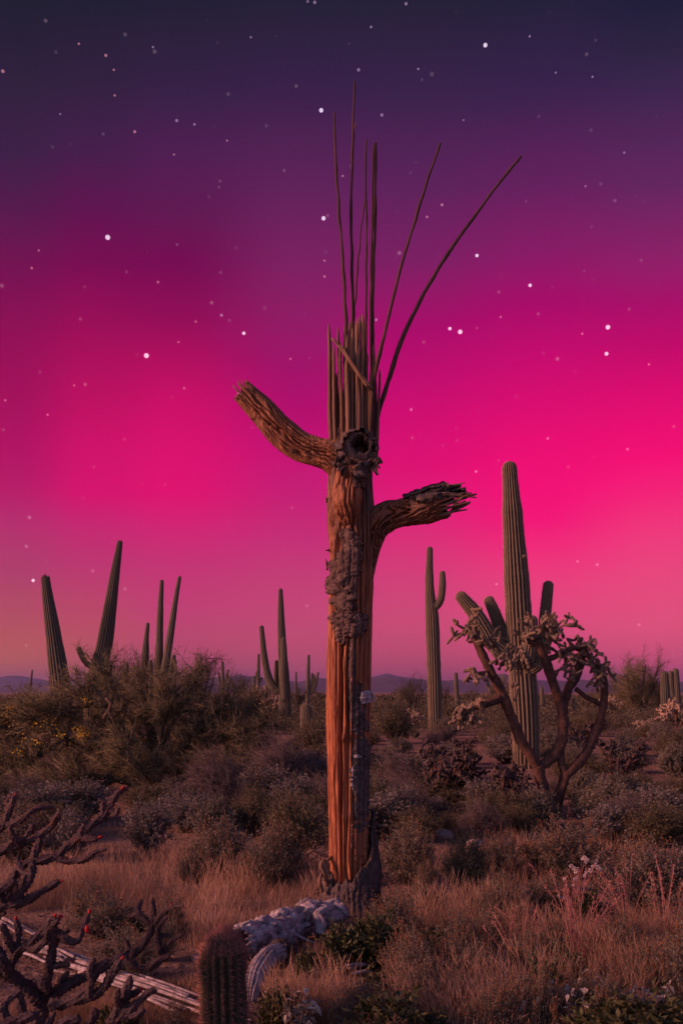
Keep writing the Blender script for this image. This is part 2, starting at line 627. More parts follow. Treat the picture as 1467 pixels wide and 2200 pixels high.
M_rust = mat('rusty_seed', (0.20, 0.10, 0.05), (0.34, 0.17, 0.085), 6.0, 0.85, trans=0.2)
M_grass = mat('dry_grass', (0.30, 0.185, 0.115), (0.50, 0.34, 0.23), 0.9, 0.8, trans=0.3)
M_pink = mat('pink_dry_stalk', (0.30, 0.13, 0.11), (0.46, 0.22, 0.18), 5.0, 0.8, trans=0.1)
M_white = mat('white_flower_head', (0.55, 0.47, 0.45), (0.72, 0.64, 0.60), 30.0, 0.9, trans=0.2)
M_sil = mat('silvery_leaf', (0.24, 0.23, 0.20), (0.40, 0.38, 0.34), 8.0, 0.6, trans=0.15, spec=0.4)
M_scrub = mat('far_scrub_leaf', (0.075, 0.07, 0.042), (0.145, 0.125, 0.08), 0.2, 0.85, trans=0.15)
M_stone = mat('stone', (0.20, 0.15, 0.13), (0.36, 0.28, 0.25), 9.0, 0.9, 0.6, 40.0)


def star_mat(name, c, e):
    m = bpy.data.materials.new(name)
    m.use_nodes = True
    t = m.node_tree
    t.nodes.remove(t.nodes['Principled BSDF'])
    em = t.nodes.new('ShaderNodeEmission')
    em.inputs[0].default_value = c
    em.inputs[1].default_value = e
    # a little mottling, so the disc is not one flat value
    tx = t.nodes.new('ShaderNodeTexNoise')
    tx.inputs['Scale'].default_value = 0.05
    mr = t.nodes.new('ShaderNodeMapRange')
    mr.inputs[3].default_value = e * 0.45
    mr.inputs[4].default_value = e * 1.5
    cd = t.nodes.new('ShaderNodeTexCoord')
    t.links.new(cd.outputs['Object'], tx.inputs['Vector'])
    t.links.new(tx.outputs['Fac'], mr.inputs[0])
    t.links.new(mr.outputs[0], em.inputs[1])
    tp = t.nodes.new('ShaderNodeBsdfTransparent')      # a star adds its light to the glow behind it
    ad = t.nodes.new('ShaderNodeAddShader')
    t.links.new(em.outputs[0], ad.inputs[0])
    t.links.new(tp.outputs[0], ad.inputs[1])
    t.links.new(ad.outputs[0], t.nodes['Material Output'].inputs[0])
    return m


# ================================================================== SETTING
# ---- ground, one sheet out to the horizon
GR = 14000.0
def axis_pts():
    a = np.concatenate([np.linspace(0, 26, 105), 26 * (GR / 26) ** np.linspace(0, 1, 60)[1:]])
    return np.concatenate([-a[::-1][:-1], a])
ax = axis_pts()
gx, gy = np.meshgrid(ax, ax, indexing='ij')
gv = np.stack([gx, gy, gz(gx, gy)], -1)
mb = MB()
mb.add(gv.reshape(-1, 3), grid_faces(len(ax), len(ax), False)[:, ::-1], None, 0.5)
g_o = obj('ground', mb, M_soil)
g_o['kind'] = 'structure'


# ---- mountains: two ranges along the horizon
def mountain(name, D, depth, prof, seed, x0=-400, x1=1900, nx=420, ny=46):
    px = np.linspace(x0, x1, nx)
    ys = np.interp(px, [p[0] for p in prof], [p[1] for p in prof])
    h = (HY - ys) / F * D + CAMH
    X = (px - CX) / F * D
    v = np.linspace(0, 1, ny)
    Xg, Vg = np.meshgrid(X, v, indexing='ij')
    Y = D + (Vg - 0.5) * depth
    env = np.sin(np.pi * Vg) ** 0.8
    rid = 1 - np.abs(fbm(Xg / 420.0, Y / 420.0, 0, 5, seed))
    small = fbm(Xg / 160.0, Y / 160.0, 0, 4, seed + 3)
    H = h[:, None] * env * (0.72 + 0.28 * rid + 0.10 * small)
    H = np.where(env < 0.05, -5, H)
    m_ = MB()
    m_.add(np.stack([Xg, Y, H], -1).reshape(-1, 3), grid_faces(nx, ny, False), None, 0.5)
    o = obj(name, m_, M_rock)
    o['kind'] = 'structure'
    return o


near_prof = [(-400, 1478), (-100, 1482), (0, 1481), (60, 1474), (110, 1464), (150, 1459), (200, 1461), (250, 1458), (300, 1460), (350, 1462), (390, 1457),
             (430, 1459), (470, 1456), (520, 1452), (560, 1459), (600, 1462), (640, 1465), (665, 1458), (690, 1456), (720, 1460), (760, 1462),
             (800, 1457), (830, 1452), (860, 1455), (900, 1460), (940, 1462), (980, 1458), (1005, 1462), (1040, 1452), (1060, 1446), (1085, 1456),
             (1130, 1462), (1180, 1464), (1230, 1460), (1280, 1467), (1330, 1462), (1400, 1468), (1467, 1466), (1600, 1470), (1900, 1474)]
far_prof = [(-400, 1470), (-150, 1466), (-60, 1460), (0, 1456), (30, 1452), (50, 1453), (80, 1458), (110, 1464), (160, 1468), (300, 1466), (460, 1458),
            (520, 1450), (560, 1456), (650, 1466), (780, 1458), (830, 1448), (870, 1456), (960, 1464), (1060, 1458), (1200, 1462), (1400, 1464), (1900, 1466)]
mountain('mountains', 7000.0, 2600.0, near_prof, 11)
mountain('mountains', 11200.0, 3000.0, far_prof, 31)

# ---- bright stars (far outside the air)
STARS = [  # photo x, y, radius in photo px, colour: w white, r reddish
    (1042, 97, 5.5, 'w'), (770, 150, 4.0, 'w'), (690, 237, 5.5, 'w'), (695, 469, 5.5, 'w'), (232, 510, 6.5, 'w'), (315, 764, 6.5, 'w'), (380, 259, 4.0, 'w'),
    (988, 713, 6.0, 'w'), (966, 706, 4.5, 'w'), (1305, 703, 6.0, 'w'), (1302, 760, 5.0, 'w'), (1138, 613, 4.5, 'w'), (1024, 549, 4.5, 'w'), (820, 247, 4.0, 'w'),
    (524, 716, 4.5, 'w'), (476, 677, 4.0, 'w'), (872, 8, 4.0, 'w'), (808, 687, 3.8, 'w'), (797, 58, 3.2, 'w'), (676, 5, 4.0, 'w'), (898, 148, 3.0, 'w'),
    (418, 267, 3.2, 'w'), (883, 880, 3.6, 'w'), (1022, 1013, 3.6, 'w'), (1340, 328, 2.8, 'w'), (1137, 78, 3.0, 'w'), (1193, 156, 2.6, 'w'), (1257, 400, 2.6, 'w'),
    (1176, 942, 3.4, 'w'), (1347, 965, 3.4, 'w'), (329, 101, 2.8, 'w'), (130, 245, 2.6, 'w'), (539, 80, 2.8, 'w'), (72, 1247, 4.5, 'w'), (1372, 1342, 3.6, 'w'),
    (1282, 1213, 4.0, 'w'), (1240, 1206, 3.4, 'w'), (1066, 1255, 3.4, 'w'), (1272, 165, 2.8, 'w'), (661, 3, 3.0, 'w'), (995, 258, 2.4, 'w'),
    (7, 153, 4.5, 'r'), (228, 119, 3.8, 'r'), (245, 150, 2.8, 'r'), (247, 205, 2.8, 'r'), (290, 283, 3.8, 'r'), (69, 576, 3.2, 'r'), (340, 606, 3.2, 'r'),
    (396, 834, 3.0, 'r'), (384, 735, 2.6, 'r'), (513, 845, 4.0, 'r'), (949, 440, 3.8, 'r'), (917, 466, 3.2, 'r'), (697, 594, 3.2, 'r'), (736, 378, 2.8, 'r'),
    (697, 560, 2.8, 'r'), (624, 771, 2.8, 'r'), (12, 860, 3.0, 'r'), (103, 891, 3.0, 'r'), (160, 828, 2.6, 'r'), (1250, 717, 3.0, 'r'), (1075, 681, 2.8, 'r'),
    (421, 691, 2.8, 'r'), (84, 538, 2.6, 'r'), (374, 332, 2.6, 'r'), (488, 302, 2.6, 'r'), (170, 94, 3.0, 'r'), (1393, 783, 3.0, 'r')]


def ico_mesh(name, m):
    me = bpy.data.meshes.new(name)
    import bmesh
    b = bmesh.new()
    bmesh.ops.create_icosphere(b, subdivisions=2, radius=1.0)
    b.to_mesh(me)
    b.free()
    me.materials.append(m)
    return me


star_me = {'w': ico_mesh('star', star_mat('star_white', (0.90, 0.74, 0.95, 1), 0.42)), 'r': ico_mesh('star', star_mat('star_red', (1.0, 0.38, 0.48, 1), 0.18)),
           'd': ico_mesh('star', star_mat('star_dim', (0.82, 0.50, 0.85, 1), 0.14))}
SD = 40000.0
for px, py, r, c in STARS:
    p = at(px, py, SD)
    kind = c if c == 'r' or r > 4.2 else 'd'
    s = r * 0.80 / F * SD
    o = obj('star', star_me[kind], None, None, tuple(p), 0, (s, s, s))
    lab = {'w': 'bright white star in the magenta night sky', 'r': 'dim reddish star in the magenta night sky', 'd': 'small dim lilac star in the magenta night sky'}[kind]
    tag(o, lab, 'star', {'w': 'bright white stars', 'r': 'dim reddish stars', 'd': 'small dim lilac stars'}[kind])

# ================================================================== THE DEAD SAGUARO
D0 = 7.85
PX = D0 / F                                   # metres per photo pixel at the dead saguaro
BASE = ground(751, 1950)
D0 = float(BASE[1])
B0 = np.array([BASE[0], BASE[1], BASE[2]])


def loc(px, py, dd=0.0):
    """photo pixel at the dead saguaro's distance, dd metres nearer, relative to its base"""
    return at(px, py, D0 - dd) - B0


ds = thing('dead_saguaro', 'tall dead saguaro skeleton with bare wooden ribs splayed from its broken top', 'dead cactus', tuple(B0))

EL = [(930, 712, 800), (1000, 705, 800), (1050, 703, 800), (1100, 704, 804), (1150, 706, 806), (1200, 708, 804), (1300, 705, 799), (1400, 702, 797), (1500, 702, 795),
      (1600, 703, 794), (1700, 704, 793), (1800, 706, 792), (1900, 706, 795), (1965, 702, 800)]
NZ, NT = 620, 260
py = np.linspace(1965, 925, NZ)
le = np.interp(py, [e[0] for e in EL], [e[1] for e in EL])
re = np.interp(py, [e[0] for e in EL], [e[2] for e in EL])
cx = ((le + re) / 2 - CX) * PX - B0[0]
rx = (re - le) / 2 * PX
zz = CAMH + (HY - py) * PX - B0[2]
th = np.linspace(0, 2 * np.pi, NT, endpoint=False)
TH, ZZ = np.meshgrid(th, zz)
cth, sth = np.cos(TH), np.sin(TH)


def ribbing(TH, ZZ, n, seed):
    wavy = 0.10 + 0.30 * sstep(ZZ, 1.9, 2.6)
    c1, s1 = np.cos(TH), np.sin(TH)
    w = wavy * fbm(c1 * 1.6, s1 * 1.6, ZZ * 1.1, 3, seed) + 0.05 * fbm(c1 * 4, s1 * 4, ZZ * 3, 2, seed + 4)
    u = (TH + w * 1.6) * n / (2 * np.pi)
    a = np.abs(np.cos(np.pi * u)) ** 0.85
    u2 = (TH + w * 2.2 + 0.3) * (n * 2.3) / (2 * np.pi)
    b = np.abs(np.cos(np.pi * np.round(n * 2.3) / (n * 2.3) * u2)) ** 0.8
    amp = 0.6 + 0.8 * vnoise(c1 * 2.2 + 9, s1 * 2.2, ZZ * 0.8, seed + 8)
    fine = fbm(c1 * 14, s1 * 14, ZZ * 1.5, 3, seed + 2)
    return (a - 1.0) * 0.058 * np.clip(amp, 0.65, 1.3) * (1 + 0.9 * sstep(vnoise(c1 * 7, s1 * 7, ZZ * 0.7, seed + 31), 0.15, 0.5)) + (b - 1.0) * 0.016 + 0.008 * fine


disp = ribbing(TH, ZZ, 21, 21)
for (kx, ky, st, sz, am) in ((700 + 34, 1582, 0.30, 0.035, 0.026), (744, 1750, 0.32, 0.04, 0.022), (720, 1660, 0.2, 0.3, 0.010), (745, 1840, 0.22, 0.22, 0.016),
                             (738, 1520, 0.10, 0.22, 0.018), (716, 1120, 0.4, 0.3, 0.02), (735, 1180, 0.15, 0.3, 0.016), (760, 1060, 0.6, 0.2, 0.03)):
    c = np.clip(((kx - (np.interp(ky, py[::-1], le[::-1]) + np.interp(ky, py[::-1], re[::-1])) / 2)) / 47.0, -0.95, 0.95)
    t0 = math.acos(c)
    z0 = CAMH + (HY - ky) * PX - B0[2]
    disp += am * np.exp(-((TH - t0) / st) ** 2 - ((ZZ - z0) / sz) ** 2)
RR = rx[:, None] + disp + 0.004
ZZ0 = ZZ
ZZ = ZZ + sstep(ZZ, zz[-1] - 0.22, zz[-1]) * (0.10 * fbm(cth * 5, sth * 5, 0, 3, 71, 0.7) - 0.07)      # ragged upper edge
TV = np.stack([cx[:, None] + RR * cth, -RR * sth * 1.02, ZZ], -1)          # sin>0 faces the camera
mb = MB()
grey = np.clip(0.10 + 0.75 * sstep(ZZ, 2.3, 3.5) + 0.45 * fbm(cth * 2, sth * 2, ZZ * 0.9, 3, 61) + 0.18 * fbm(cth * 9, sth * 9, ZZ * 0.8, 2, 66), 0, 1)  # dimmer light on the upper trunk painted in by height, over random wood tone
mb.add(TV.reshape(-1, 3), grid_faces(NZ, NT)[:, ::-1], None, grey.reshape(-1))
topc = TV[-1].mean(0) - np.array([0, 0, 0.12])
mb.add(np.vstack([TV[-1], topc]), None, [(NT, (j + 1) % NT, j) for j in range(NT)], 0.8)
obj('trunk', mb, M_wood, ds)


# bark patches on the trunk
def trunk_patch(name, blobs, thick, rough, seed, m=M_bark, freq=25.0, tint=0.5):
    i0 = np.searchsorted(-py, -max(b[1] + b[3] * 1.6 for b in blobs))
    i1 = np.searchsorted(-py, -min(b[1] - b[3] * 1.6 for b in blobs))
    i0, i1 = max(i0, 0), min(i1, NZ - 1)
    sub = TV[i0:i1]
    base_r = np.stack([cx[i0:i1, None] + (rx[i0:i1, None] - 0.004) * cth[i0:i1], -(rx[i0:i1, None] - 0.004) * sth[i0:i1], ZZ[i0:i1]], -1)
    sub = (sub * 0.5 + base_r * 0.5)[:, ::-1]
    pxx = CX + (sub[..., 0] + B0[0]) / PX
    pyy = HY - (sub[..., 2] + B0[2] - CAMH) / PX
    front = sub[..., 1] < -0.004
    msk = np.full(pxx.shape, -1.0)
    jag = 0.55 * fbm(pxx * 0.07, pyy * 0.07, 0, 4, seed + 3, 0.65)
    for bx, by, hx, hy in blobs:
        q = 1 - (np.abs((pxx - bx) / hx) ** 2.4 + np.abs((pyy - by) / hy) ** 2.4) ** (1 / 2.4)
        msk = np.maximum(msk, q)
    msk = np.where(front, msk + jag, -1)
    b_ = MB()
    add_crust(b_, sub, msk, thick, rough, seed, tint, freq)
    return obj(name, b_, m, ds)


trunk_patch('bark_patch', [(752, 1170, 20, 26), (748, 1200, 26, 26)], 0.014, 0.010, 101, freq=38.0)
trunk_patch('bark_patch', [(742, 1225, 30, 26), (756, 1190, 14, 30)], 0.024, 0.011, 103, freq=40.0)
trunk_patch('bark_patch', [(722, 1258, 18, 30), (735, 1290, 22, 26)], 0.036, 0.012, 105, freq=36.0)
trunk_patch('bark_patch', [(753, 1262, 14, 46)], 0.016, 0.010, 107)
trunk_patch('bark_patch', [(742, 1325, 26, 24), (760, 1345, 22, 30), (735, 1362, 12, 22)], 0.026, 0.020, 109, freq=46.0, tint=0.55)
trunk_patch('bark_patch', [(768, 1530, 18, 60), (772, 1640, 20, 70)], 0.010, 0.010, 111, M_darkbark, 30.0, 0.5)
trunk_patch('bark_patch', [(775, 1720, 18, 60), (786, 1660, 10, 110)], 0.009, 0.009, 113, M_darkbark, 30.0, 0.55)
trunk_patch('bark_patch', [(774, 1800, 20, 60)], 0.008, 0.008, 115, M_wood, 26.0, 0.3)
trunk_patch('bark_patch', [(756, 1440, 7, 70)], 0.010, 0.008, 119, M_bark, 30.0, 0.4)
trunk_patch('lichen_clump', [(782, 1500, 13, 15)], 0.030, 0.022, 117, M_bleach, 40.0, 0.75)
trunk_patch('lichen_clump', [(757, 1665, 4, 26), (768, 1622, 10, 5)], 0.016, 0.010, 121, M_bleach, 40.0, 0.5)


# arms
def ribbed_arm(name, pts, n_ribs, seed, n=170, ns=150, depth=0.16, twist=0.0, wav=0.5, jag=0.05, inner=True, matr=M_wood, tint0=0.8):
    P = smooth_path([np.append(loc(p[0], p[1], p[3]), p[2] * PX) for p in pts], n)
    path, rad = P[:, :3], P[:, 3]

    def rf(t, s, r):
        L = s[-1, 0]
        c1, s1 = np.cos(t), np.sin(t)
        w = wav * fbm(c1 * 1.5, s1 * 1.5, s * 3.0, 3, seed) + 0.12 * fbm(c1 * 5, s1 * 5, s * 9.0, 2, seed + 2)
        u = (t + w + twist * s) * n_ribs / (2 * np.pi)
        a = np.abs(np.cos(np.pi * u)) ** 0.6
        return r * (1 + (a - 0.7) * depth * 1.6 + 0.05 * fbm(c1 * 6, s1 * 6, s * 6, 3, seed + 6))
    V, _ = tube_grid(path, rad, ns, rf)
    # ragged open end: pull end rings along the arm by a jagged amount per rib
    T, _, _ = frames(path)
    k = sstep(np.arange(n) / (n - 1), 0.80, 1.0)[:, None]
    t = np.linspace(0, 2 * np.pi, ns, endpoint=False)[None, :]
    jg = jag * (fbm(np.cos(t) * 2.5, np.sin(t) * 2.5, 0, 2, seed + 12) + 0.7 * fbm(np.cos(t) * 11, np.sin(t) * 11, 3, 2, seed + 13))
    V = V + T[:, None, :] * (k * jg)[..., None]
    b_ = MB()
    tn = np.clip(tint0 + 0.35 * fbm(V[..., 0] * 4, V[..., 1] * 4, V[..., 2] * 4, 3, seed + 30), 0, 1)
    b_.add(V.reshape(-1, 3), grid_faces(n, ns), None, tn.reshape(-1))
    if inner:
        m_ = int(n * 0.45)
        cen = path[-m_:][::-1][:, None, :]
        W = cen + (V[-m_:][::-1] - cen) * np.linspace(0.90, 0.62, m_)[:, None, None]
        ring = np.concatenate([V[-1:], W], 0)
        b_.add(ring.reshape(-1, 3), grid_faces(m_ + 1, ns), None, 0.6)
    o = obj(name, b_, matr, ds)
    return o, V


la, LAV = ribbed_arm('arm', [(752, 1040, 20, 0.02), (735, 1004, 27, 0.03), (710, 980, 29, 0.04), (680, 971, 27, 0.04), (640, 956, 28, 0.04), (600, 924, 28, 0.04),
                             (566, 886, 26, 0.05), (540, 860, 23, 0.06), (522, 842, 21, 0.07)], 21, 201, n=200, wav=0.55, jag=0.05, depth=0.34, tint0=0.5)
la['label'] = 'broken hollow arm curving upward'
ra, RAV = ribbed_arm('arm', [(784, 1290, 9, 0.0), (790, 1220, 14, 0.0), (795, 1165, 22, 0.0), (808, 1128, 27, 0.01), (832, 1110, 27, 0.03), (860, 1103, 25, 0.05), (895, 1094, 28, 0.07),
                             (925, 1086, 30, 0.09), (950, 1080, 29, 0.10)], 15, 211, n=210, twist=2.2, wav=1.5, jag=0.14, depth=0.46, tint0=0.45)
ra['label'] = 'twisted ragged arm reaching out level'


def grid_crust(name, V, fn, thick, rough, seed, m, freq=28.0, tint=0.4):
    b_ = MB()
    pxx = CX + (V[..., 0] + B0[0]) / PX
    pyy = HY - (V[..., 2] + B0[2] - CAMH) / PX
    msk = fn(pxx, pyy, V[..., 1]) + 0.45 * fbm(V[..., 0] * 12, V[..., 1] * 12, V[..., 2] * 12, 4, seed + 3, 0.65)
    add_crust(b_, V, msk, thick, rough, seed, tint, freq)
    return obj(name, b_, m, ds)


def N_out(V):
    return vnormals(V)


# check orientation of the tube grids once: crusts must stand outwards
def outward(V):
    N = vnormals(V)
    c = V.mean(1, keepdims=True)
    return V if np.sum((V - c) * N) > 0 else V[:, ::-1]


LAV, RAV = outward(LAV), outward(RAV)
grid_crust('bark_flap', RAV, lambda x, y, d: np.where((x > 866) & (x < 1000), 0.9 - np.abs(x - 910) / 65.0, -1) + np.clip((1070 - y) / 24.0, -1.5, 0.5), 0.022, 0.022, 231, M_darkbark)
# loose splinters at the end of the twisted arm
g = np.random.default_rng(5)
ax0, ax1 = loc(885, 1095, 0.065), loc(960, 1076, 0.105)
axd = unit(ax1 - ax0)
sx_, sy_ = perp(axd[None])
sx_, sy_ = sx_[0], sy_[0]
for i in range(30):
    ph = 2 * np.pi * i / 30 + g.uniform(-0.1, 0.1)
    o_ = sx_ * math.cos(ph) + sy_ * math.sin(ph)
    upw = o_[2]
    if upw > 0.55 and i % 3:
        continue                                             # the hollow lies open on top
    r0_, r1_ = 0.098, 0.112 * g.uniform(0.85, 1.1)
    end = loc(985 + g.uniform(0, 42) * (1 - 0.4 * max(upw, 0)), 1062 + g.uniform(-4, 12) - 10 * max(upw, 0), 0.13)
    r2_ = g.uniform(0.01, 0.085)
    pts_ = [ax0 + o_ * r0_, (ax0 + ax1) / 2 + axd * 0.02 + o_ * (r0_ + r1_) / 2 + g.normal(size=3) * 0.008, ax1 + o_ * r1_ + g.normal(size=3) * 0.012, end + o_ * r2_ + g.normal(size=3) * 0.012]
    b_ = MB()
    sd_ = 4000 + i
    add_tube(b_, smooth_path(pts_, 22), np.linspace(0.017, 0.005, 22) * g.uniform(0.7, 1.25), 7, lambda t, s_, r: r * (1 + 0.4 * vnoise(np.cos(t) * 2, np.sin(t) * 2, s_ * 20, sd_)), tint=g.uniform(0.3, 0.8))
    obj('strand', b_, M_rib, ds)
for (x0, y0, x1, y1, w_) in ((868, 1068, 946, 1040, 11), (890, 1062, 965, 1052, 9), (930, 1060, 990, 1036, 6), (955, 1052, 1000, 1048, 7)):   # curled plates of bark over the hollow
    n_, m_ = 40, 16
    u_ = np.linspace(0, 1, n_)[:, None]
    v_ = np.linspace(-1, 1, m_)[None, :]
    A_, E_ = loc(x0, y0, 0.10), loc(x1, y1, 0.14)
    wid_ = w_ * PX * (0.6 + 0.8 * np.sin(np.pi * np.clip(u_, 0.05, 1)) ** 0.5) * (1 + 0.3 * fbm(u_ * 5, v_ * 0.6, 0, 3, x0))
    V = A_ + (E_ - A_) * u_[..., None] + np.array([0, -1.0, 0.25]) * (v_ * wid_ * 1.6)[..., None] + np.array([0, 0, 1.0]) * (-0.03 * v_ ** 2 + 0.022 * fbm(u_ * 6, v_ * 2, 0, 4, x0 + 3))[..., None]
    b_ = MB()
    W_ = np.concatenate([V, V[:, ::-1] - np.array([0, 0, 0.012])], 1)
    b_.add(W_.reshape(-1, 3), grid_faces(n_, 2 * m_), None, np.clip(0.4 + 0.4 * fbm(u_ * 9, np.concatenate([v_, v_], 1) * 3, 0, 3, x0), 0, 1).reshape(-1))
    obj('bark_flap', b_, M_darkbark, ds)
for i in range(9):
    a = loc(545 + g.uniform(-8, 8), 865 + g.uniform(-14, 14), 0.06 + g.uniform(-0.06, 0.06))
    e = a + unit(loc(515, 835, 0.07) - loc(560, 880, 0.06)) * g.uniform(0.13, 0.21) + g.normal(size=3) * 0.012
    b_ = MB()
    add_tube(b_, smooth_path([a, (a + e) / 2, e], 6), np.linspace(0.011, 0.004, 6), 6, tint=0.5)
    obj('splinter', b_, M_rib, ds)

# broken stub facing the camera, hollow at its end
st_pts = [(750, 1135, 10, 0.10), (748, 1105, 24, 0.155), (745, 1075, 30, 0.185), (748, 1040, 27, 0.20), (755, 1010, 28, 0.20), (762, 985, 33, 0.20), (767, 968, 36, 0.235), (769, 962, 33, 0.285), (770, 960, 28, 0.31)]
P = smooth_path([np.append(loc(p[0], p[1], p[3]), p[2] * PX) for p in st_pts], 120)
def stub_r(t, s, r):
    c1, s1 = np.cos(t), np.sin(t)
    u = (t + 0.8 * fbm(c1 * 1.5, s1 * 1.5, s * 4, 3, 301)) * 13 / (2 * np.pi)
    e_ = sstep(s, s.max() * 0.62, s.max() * 0.8)
    return r * (1 + 0.34 * (1 - e_) * (np.abs(np.cos(np.pi * u)) ** 0.6 - 0.7) + 0.10 * fbm(c1 * 5, s1 * 5, s * 14, 3, 305) + 0.34 * e_ * fbm(c1 * 1.6, s1 * 1.6, s * 5, 3, 307))
SV, _ = tube_grid(P[:, :3], P[:, 3], 130, stub_r)
b_ = MB()
b_.add(SV.reshape(-1, 3), grid_faces(len(SV), 130), None, np.clip(0.25 + 0.4 * fbm(SV[..., 0] * 6, SV[..., 1] * 6, SV[..., 2] * 6, 3, 309), 0, 1).reshape(-1))
so = obj('arm_stub', b_, M_wood, ds)
cen = SV[-1].mean(0)
hb_ = MB()
tq = np.linspace(0, 2 * np.pi, 130, endpoint=False)
irr = (1 + 0.45 * fbm(np.cos(tq) * 1.7, np.sin(tq) * 1.7, 0, 3, 333))[:, None]
W = [SV[-1]]
for k_, (sc_, back) in enumerate(((0.78, -0.012), (0.60, 0.01), (0.50, 0.06), (0.46, 0.16), (0.40, 0.26), (0.05, 0.30))):
    W.append(cen + np.array([0.012, 0, 0.012]) + (SV[-1] - cen) * sc_ * (irr if k_ else 1) + np.array([0, back, -back * 0.1]))
W = np.array(W)
hb_.add(W.reshape(-1, 3), grid_faces(len(W), 130), None, 0.25)
obj('hollow', hb_, M_darkbark, ds)
so['label'] = 'hollow broken arm stub with ragged bark collar'
SV = outward(SV)
grid_crust('bark_flap', SV, lambda x, y, d: 0.75 - np.abs(y - 975) / 52.0, 0.016, 0.040, 311, M_darkbark, 30.0, 0.5)
grid_crust('bark_flap', SV, lambda x, y, d: np.minimum(0.8 - np.abs(y - 1015) / 60.0, 0.8 - np.abs(x - 783) / 30.0), 0.030, 0.030, 313, M_darkbark, 26.0, 0.6)

g = np.random.default_rng(93)
for i in range(16):
    ph = g.uniform(-0.3, math.pi + 0.3)
    x0_, y0_ = 765 + 34 * math.cos(ph), 975 + 26 * math.sin(ph)
    A_ = loc(x0_, y0_, 0.27 + 0.02 * g.uniform(-1, 1))
    L_ = g.uniform(0.05, 0.16)
    dr_ = unit(np.array([0.5 * math.cos(ph) + 0.25 * g.normal(), -0.35 + 0.2 * g.normal(), -1.0]))
    sd_v = unit(np.cross(dr_, np.array([0, -1.0, 0.2])))
    n_, m_ = 14, 8
    u_ = np.linspace(0, 1, n_)[:, None]
    v_ = np.linspace(-1, 1, m_)[None, :]
    wd_ = g.uniform(0.015, 0.035) * (1 - 0.7 * u_ ** 1.5) * (1 + 0.5 * fbm(u_ * 4, v_, 0, 2, 50 + i))
    V = A_ + dr_ * (u_ * L_)[..., None] + sd_v * (v_ * wd_)[..., None] + np.array([0, -1.0, 0]) * (0.02 * fbm(u_ * 3, v_ * 2, i, 3, 60 + i) + 0.012 * v_ ** 2)[..., None]
    b_ = MB()
    W_ = np.concatenate([V, V[:, ::-1] + np.array([0, 0.008, 0])], 1)
    b_.add(W_.reshape(-1, 3), grid_faces(n_, 2 * m_), None, g.uniform(0.2, 0.8))
    obj('bark_flap', b_, M_darkbark if i % 3 else M_bark, ds)

# ribs: the long ones first
LONG = [([(748, 960, 0.10), (748, 880, 0.10), (743, 690, 0.09), (735, 560, 0.08), (728, 440, 0.08), (721, 330, 0.07), (717, 240, 0.06)], 4.5, 2.2),
        ([(762, 960, 0.06), (761, 860, 0.06), (758, 690, 0.05), (754, 520, 0.05), (754, 400, 0.04), (757, 290, 0.04), (760, 176, 0.03)], 4.8, 2.2),
        ([(786, 960, 0.05), (787, 800, 0.05), (787, 640, 0.05), (786, 470, 0.05), (787, 300, 0.05)], 3.4, 1.7),
        ([(800, 950, -0.02), (798, 800, -0.02), (796, 640, -0.03), (799, 460, -0.04), (802, 310, -0.05)], 3.2, 1.7),
        ([(806, 950, 0.02), (803, 800, 0.02), (802, 640, 0.0), (804, 460, -0.02), (808, 307, -0.03)], 4.8, 2.8),
        ([(754, 800, 0.0), (759, 690, -0.01), (768, 570, -0.02), (780, 450, -0.03), (787, 412, -0.03)], 3.0, 1.4),
        ([(794, 960, 0.12), (798, 880, 0.13), (807, 800, 0.14), (826, 715, 0.17), (850, 612, 0.20), (885, 490, 0.24), (917, 395, 0.28), (945, 308, 0.32)], 4.8, 2.3),
        ([(800, 960, 0.02), (808, 905, 0.0), (830, 830, -0.04), (860, 740, -0.10), (900, 650, -0.18), (958, 550, -0.28), (1045, 428, -0.40), (1118, 336, -0.52)], 5.2, 2.8)]
for pts, r0, r1 in LONG:
    path = smooth_path([loc(*p) for p in pts], 60)
    kk_ = np.linspace(0, 1, 60)
    path = path + np.stack([vnoise(kk_ * 7, 0, 0, int(pts[0][0])), vnoise(kk_ * 7, 3, 0, int(pts[0][0])), 0 * kk_], -1) * 0.005 + np.stack([vnoise(kk_ * 19, 0, 5, int(pts[0][0])), 0 * kk_, 0 * kk_], -1) * 0.004
    rad = np.linspace(r0, r1, 60) * PX * (1 + 0.16 * vnoise(kk_ * 16, 7, 0, int(pts[0][0])))
    b_ = MB()
    add_tube(b_, path, rad, 9, lambda t, s, r: r * (1 + 0.18 * vnoise(np.cos(t) * 2, np.sin(t) * 2, s * 9, 41) + 0.15 * vnoise(np.cos(t), np.sin(t), s * 40, 43)),
             tint=0.45)
    obj('rib', b_, M_darkrib, ds)
# tiny stalks on the tallest rib
for (a, e) in (((757, 290), (765, 258)), ((757, 278), (763, 262)), ((754, 335), (763, 352))):
    b_ = MB()
    add_tube(b_, smooth_path([loc(*a, 0.04), loc((a[0] + e[0]) / 2 + 1, (a[1] + e[1]) / 2, 0.05), loc(*e, 0.05)], 5), [0.004, 0.003, 0.003, 0.002, 0.001], 5)
    obj('splinter', b_, M_rib, ds)
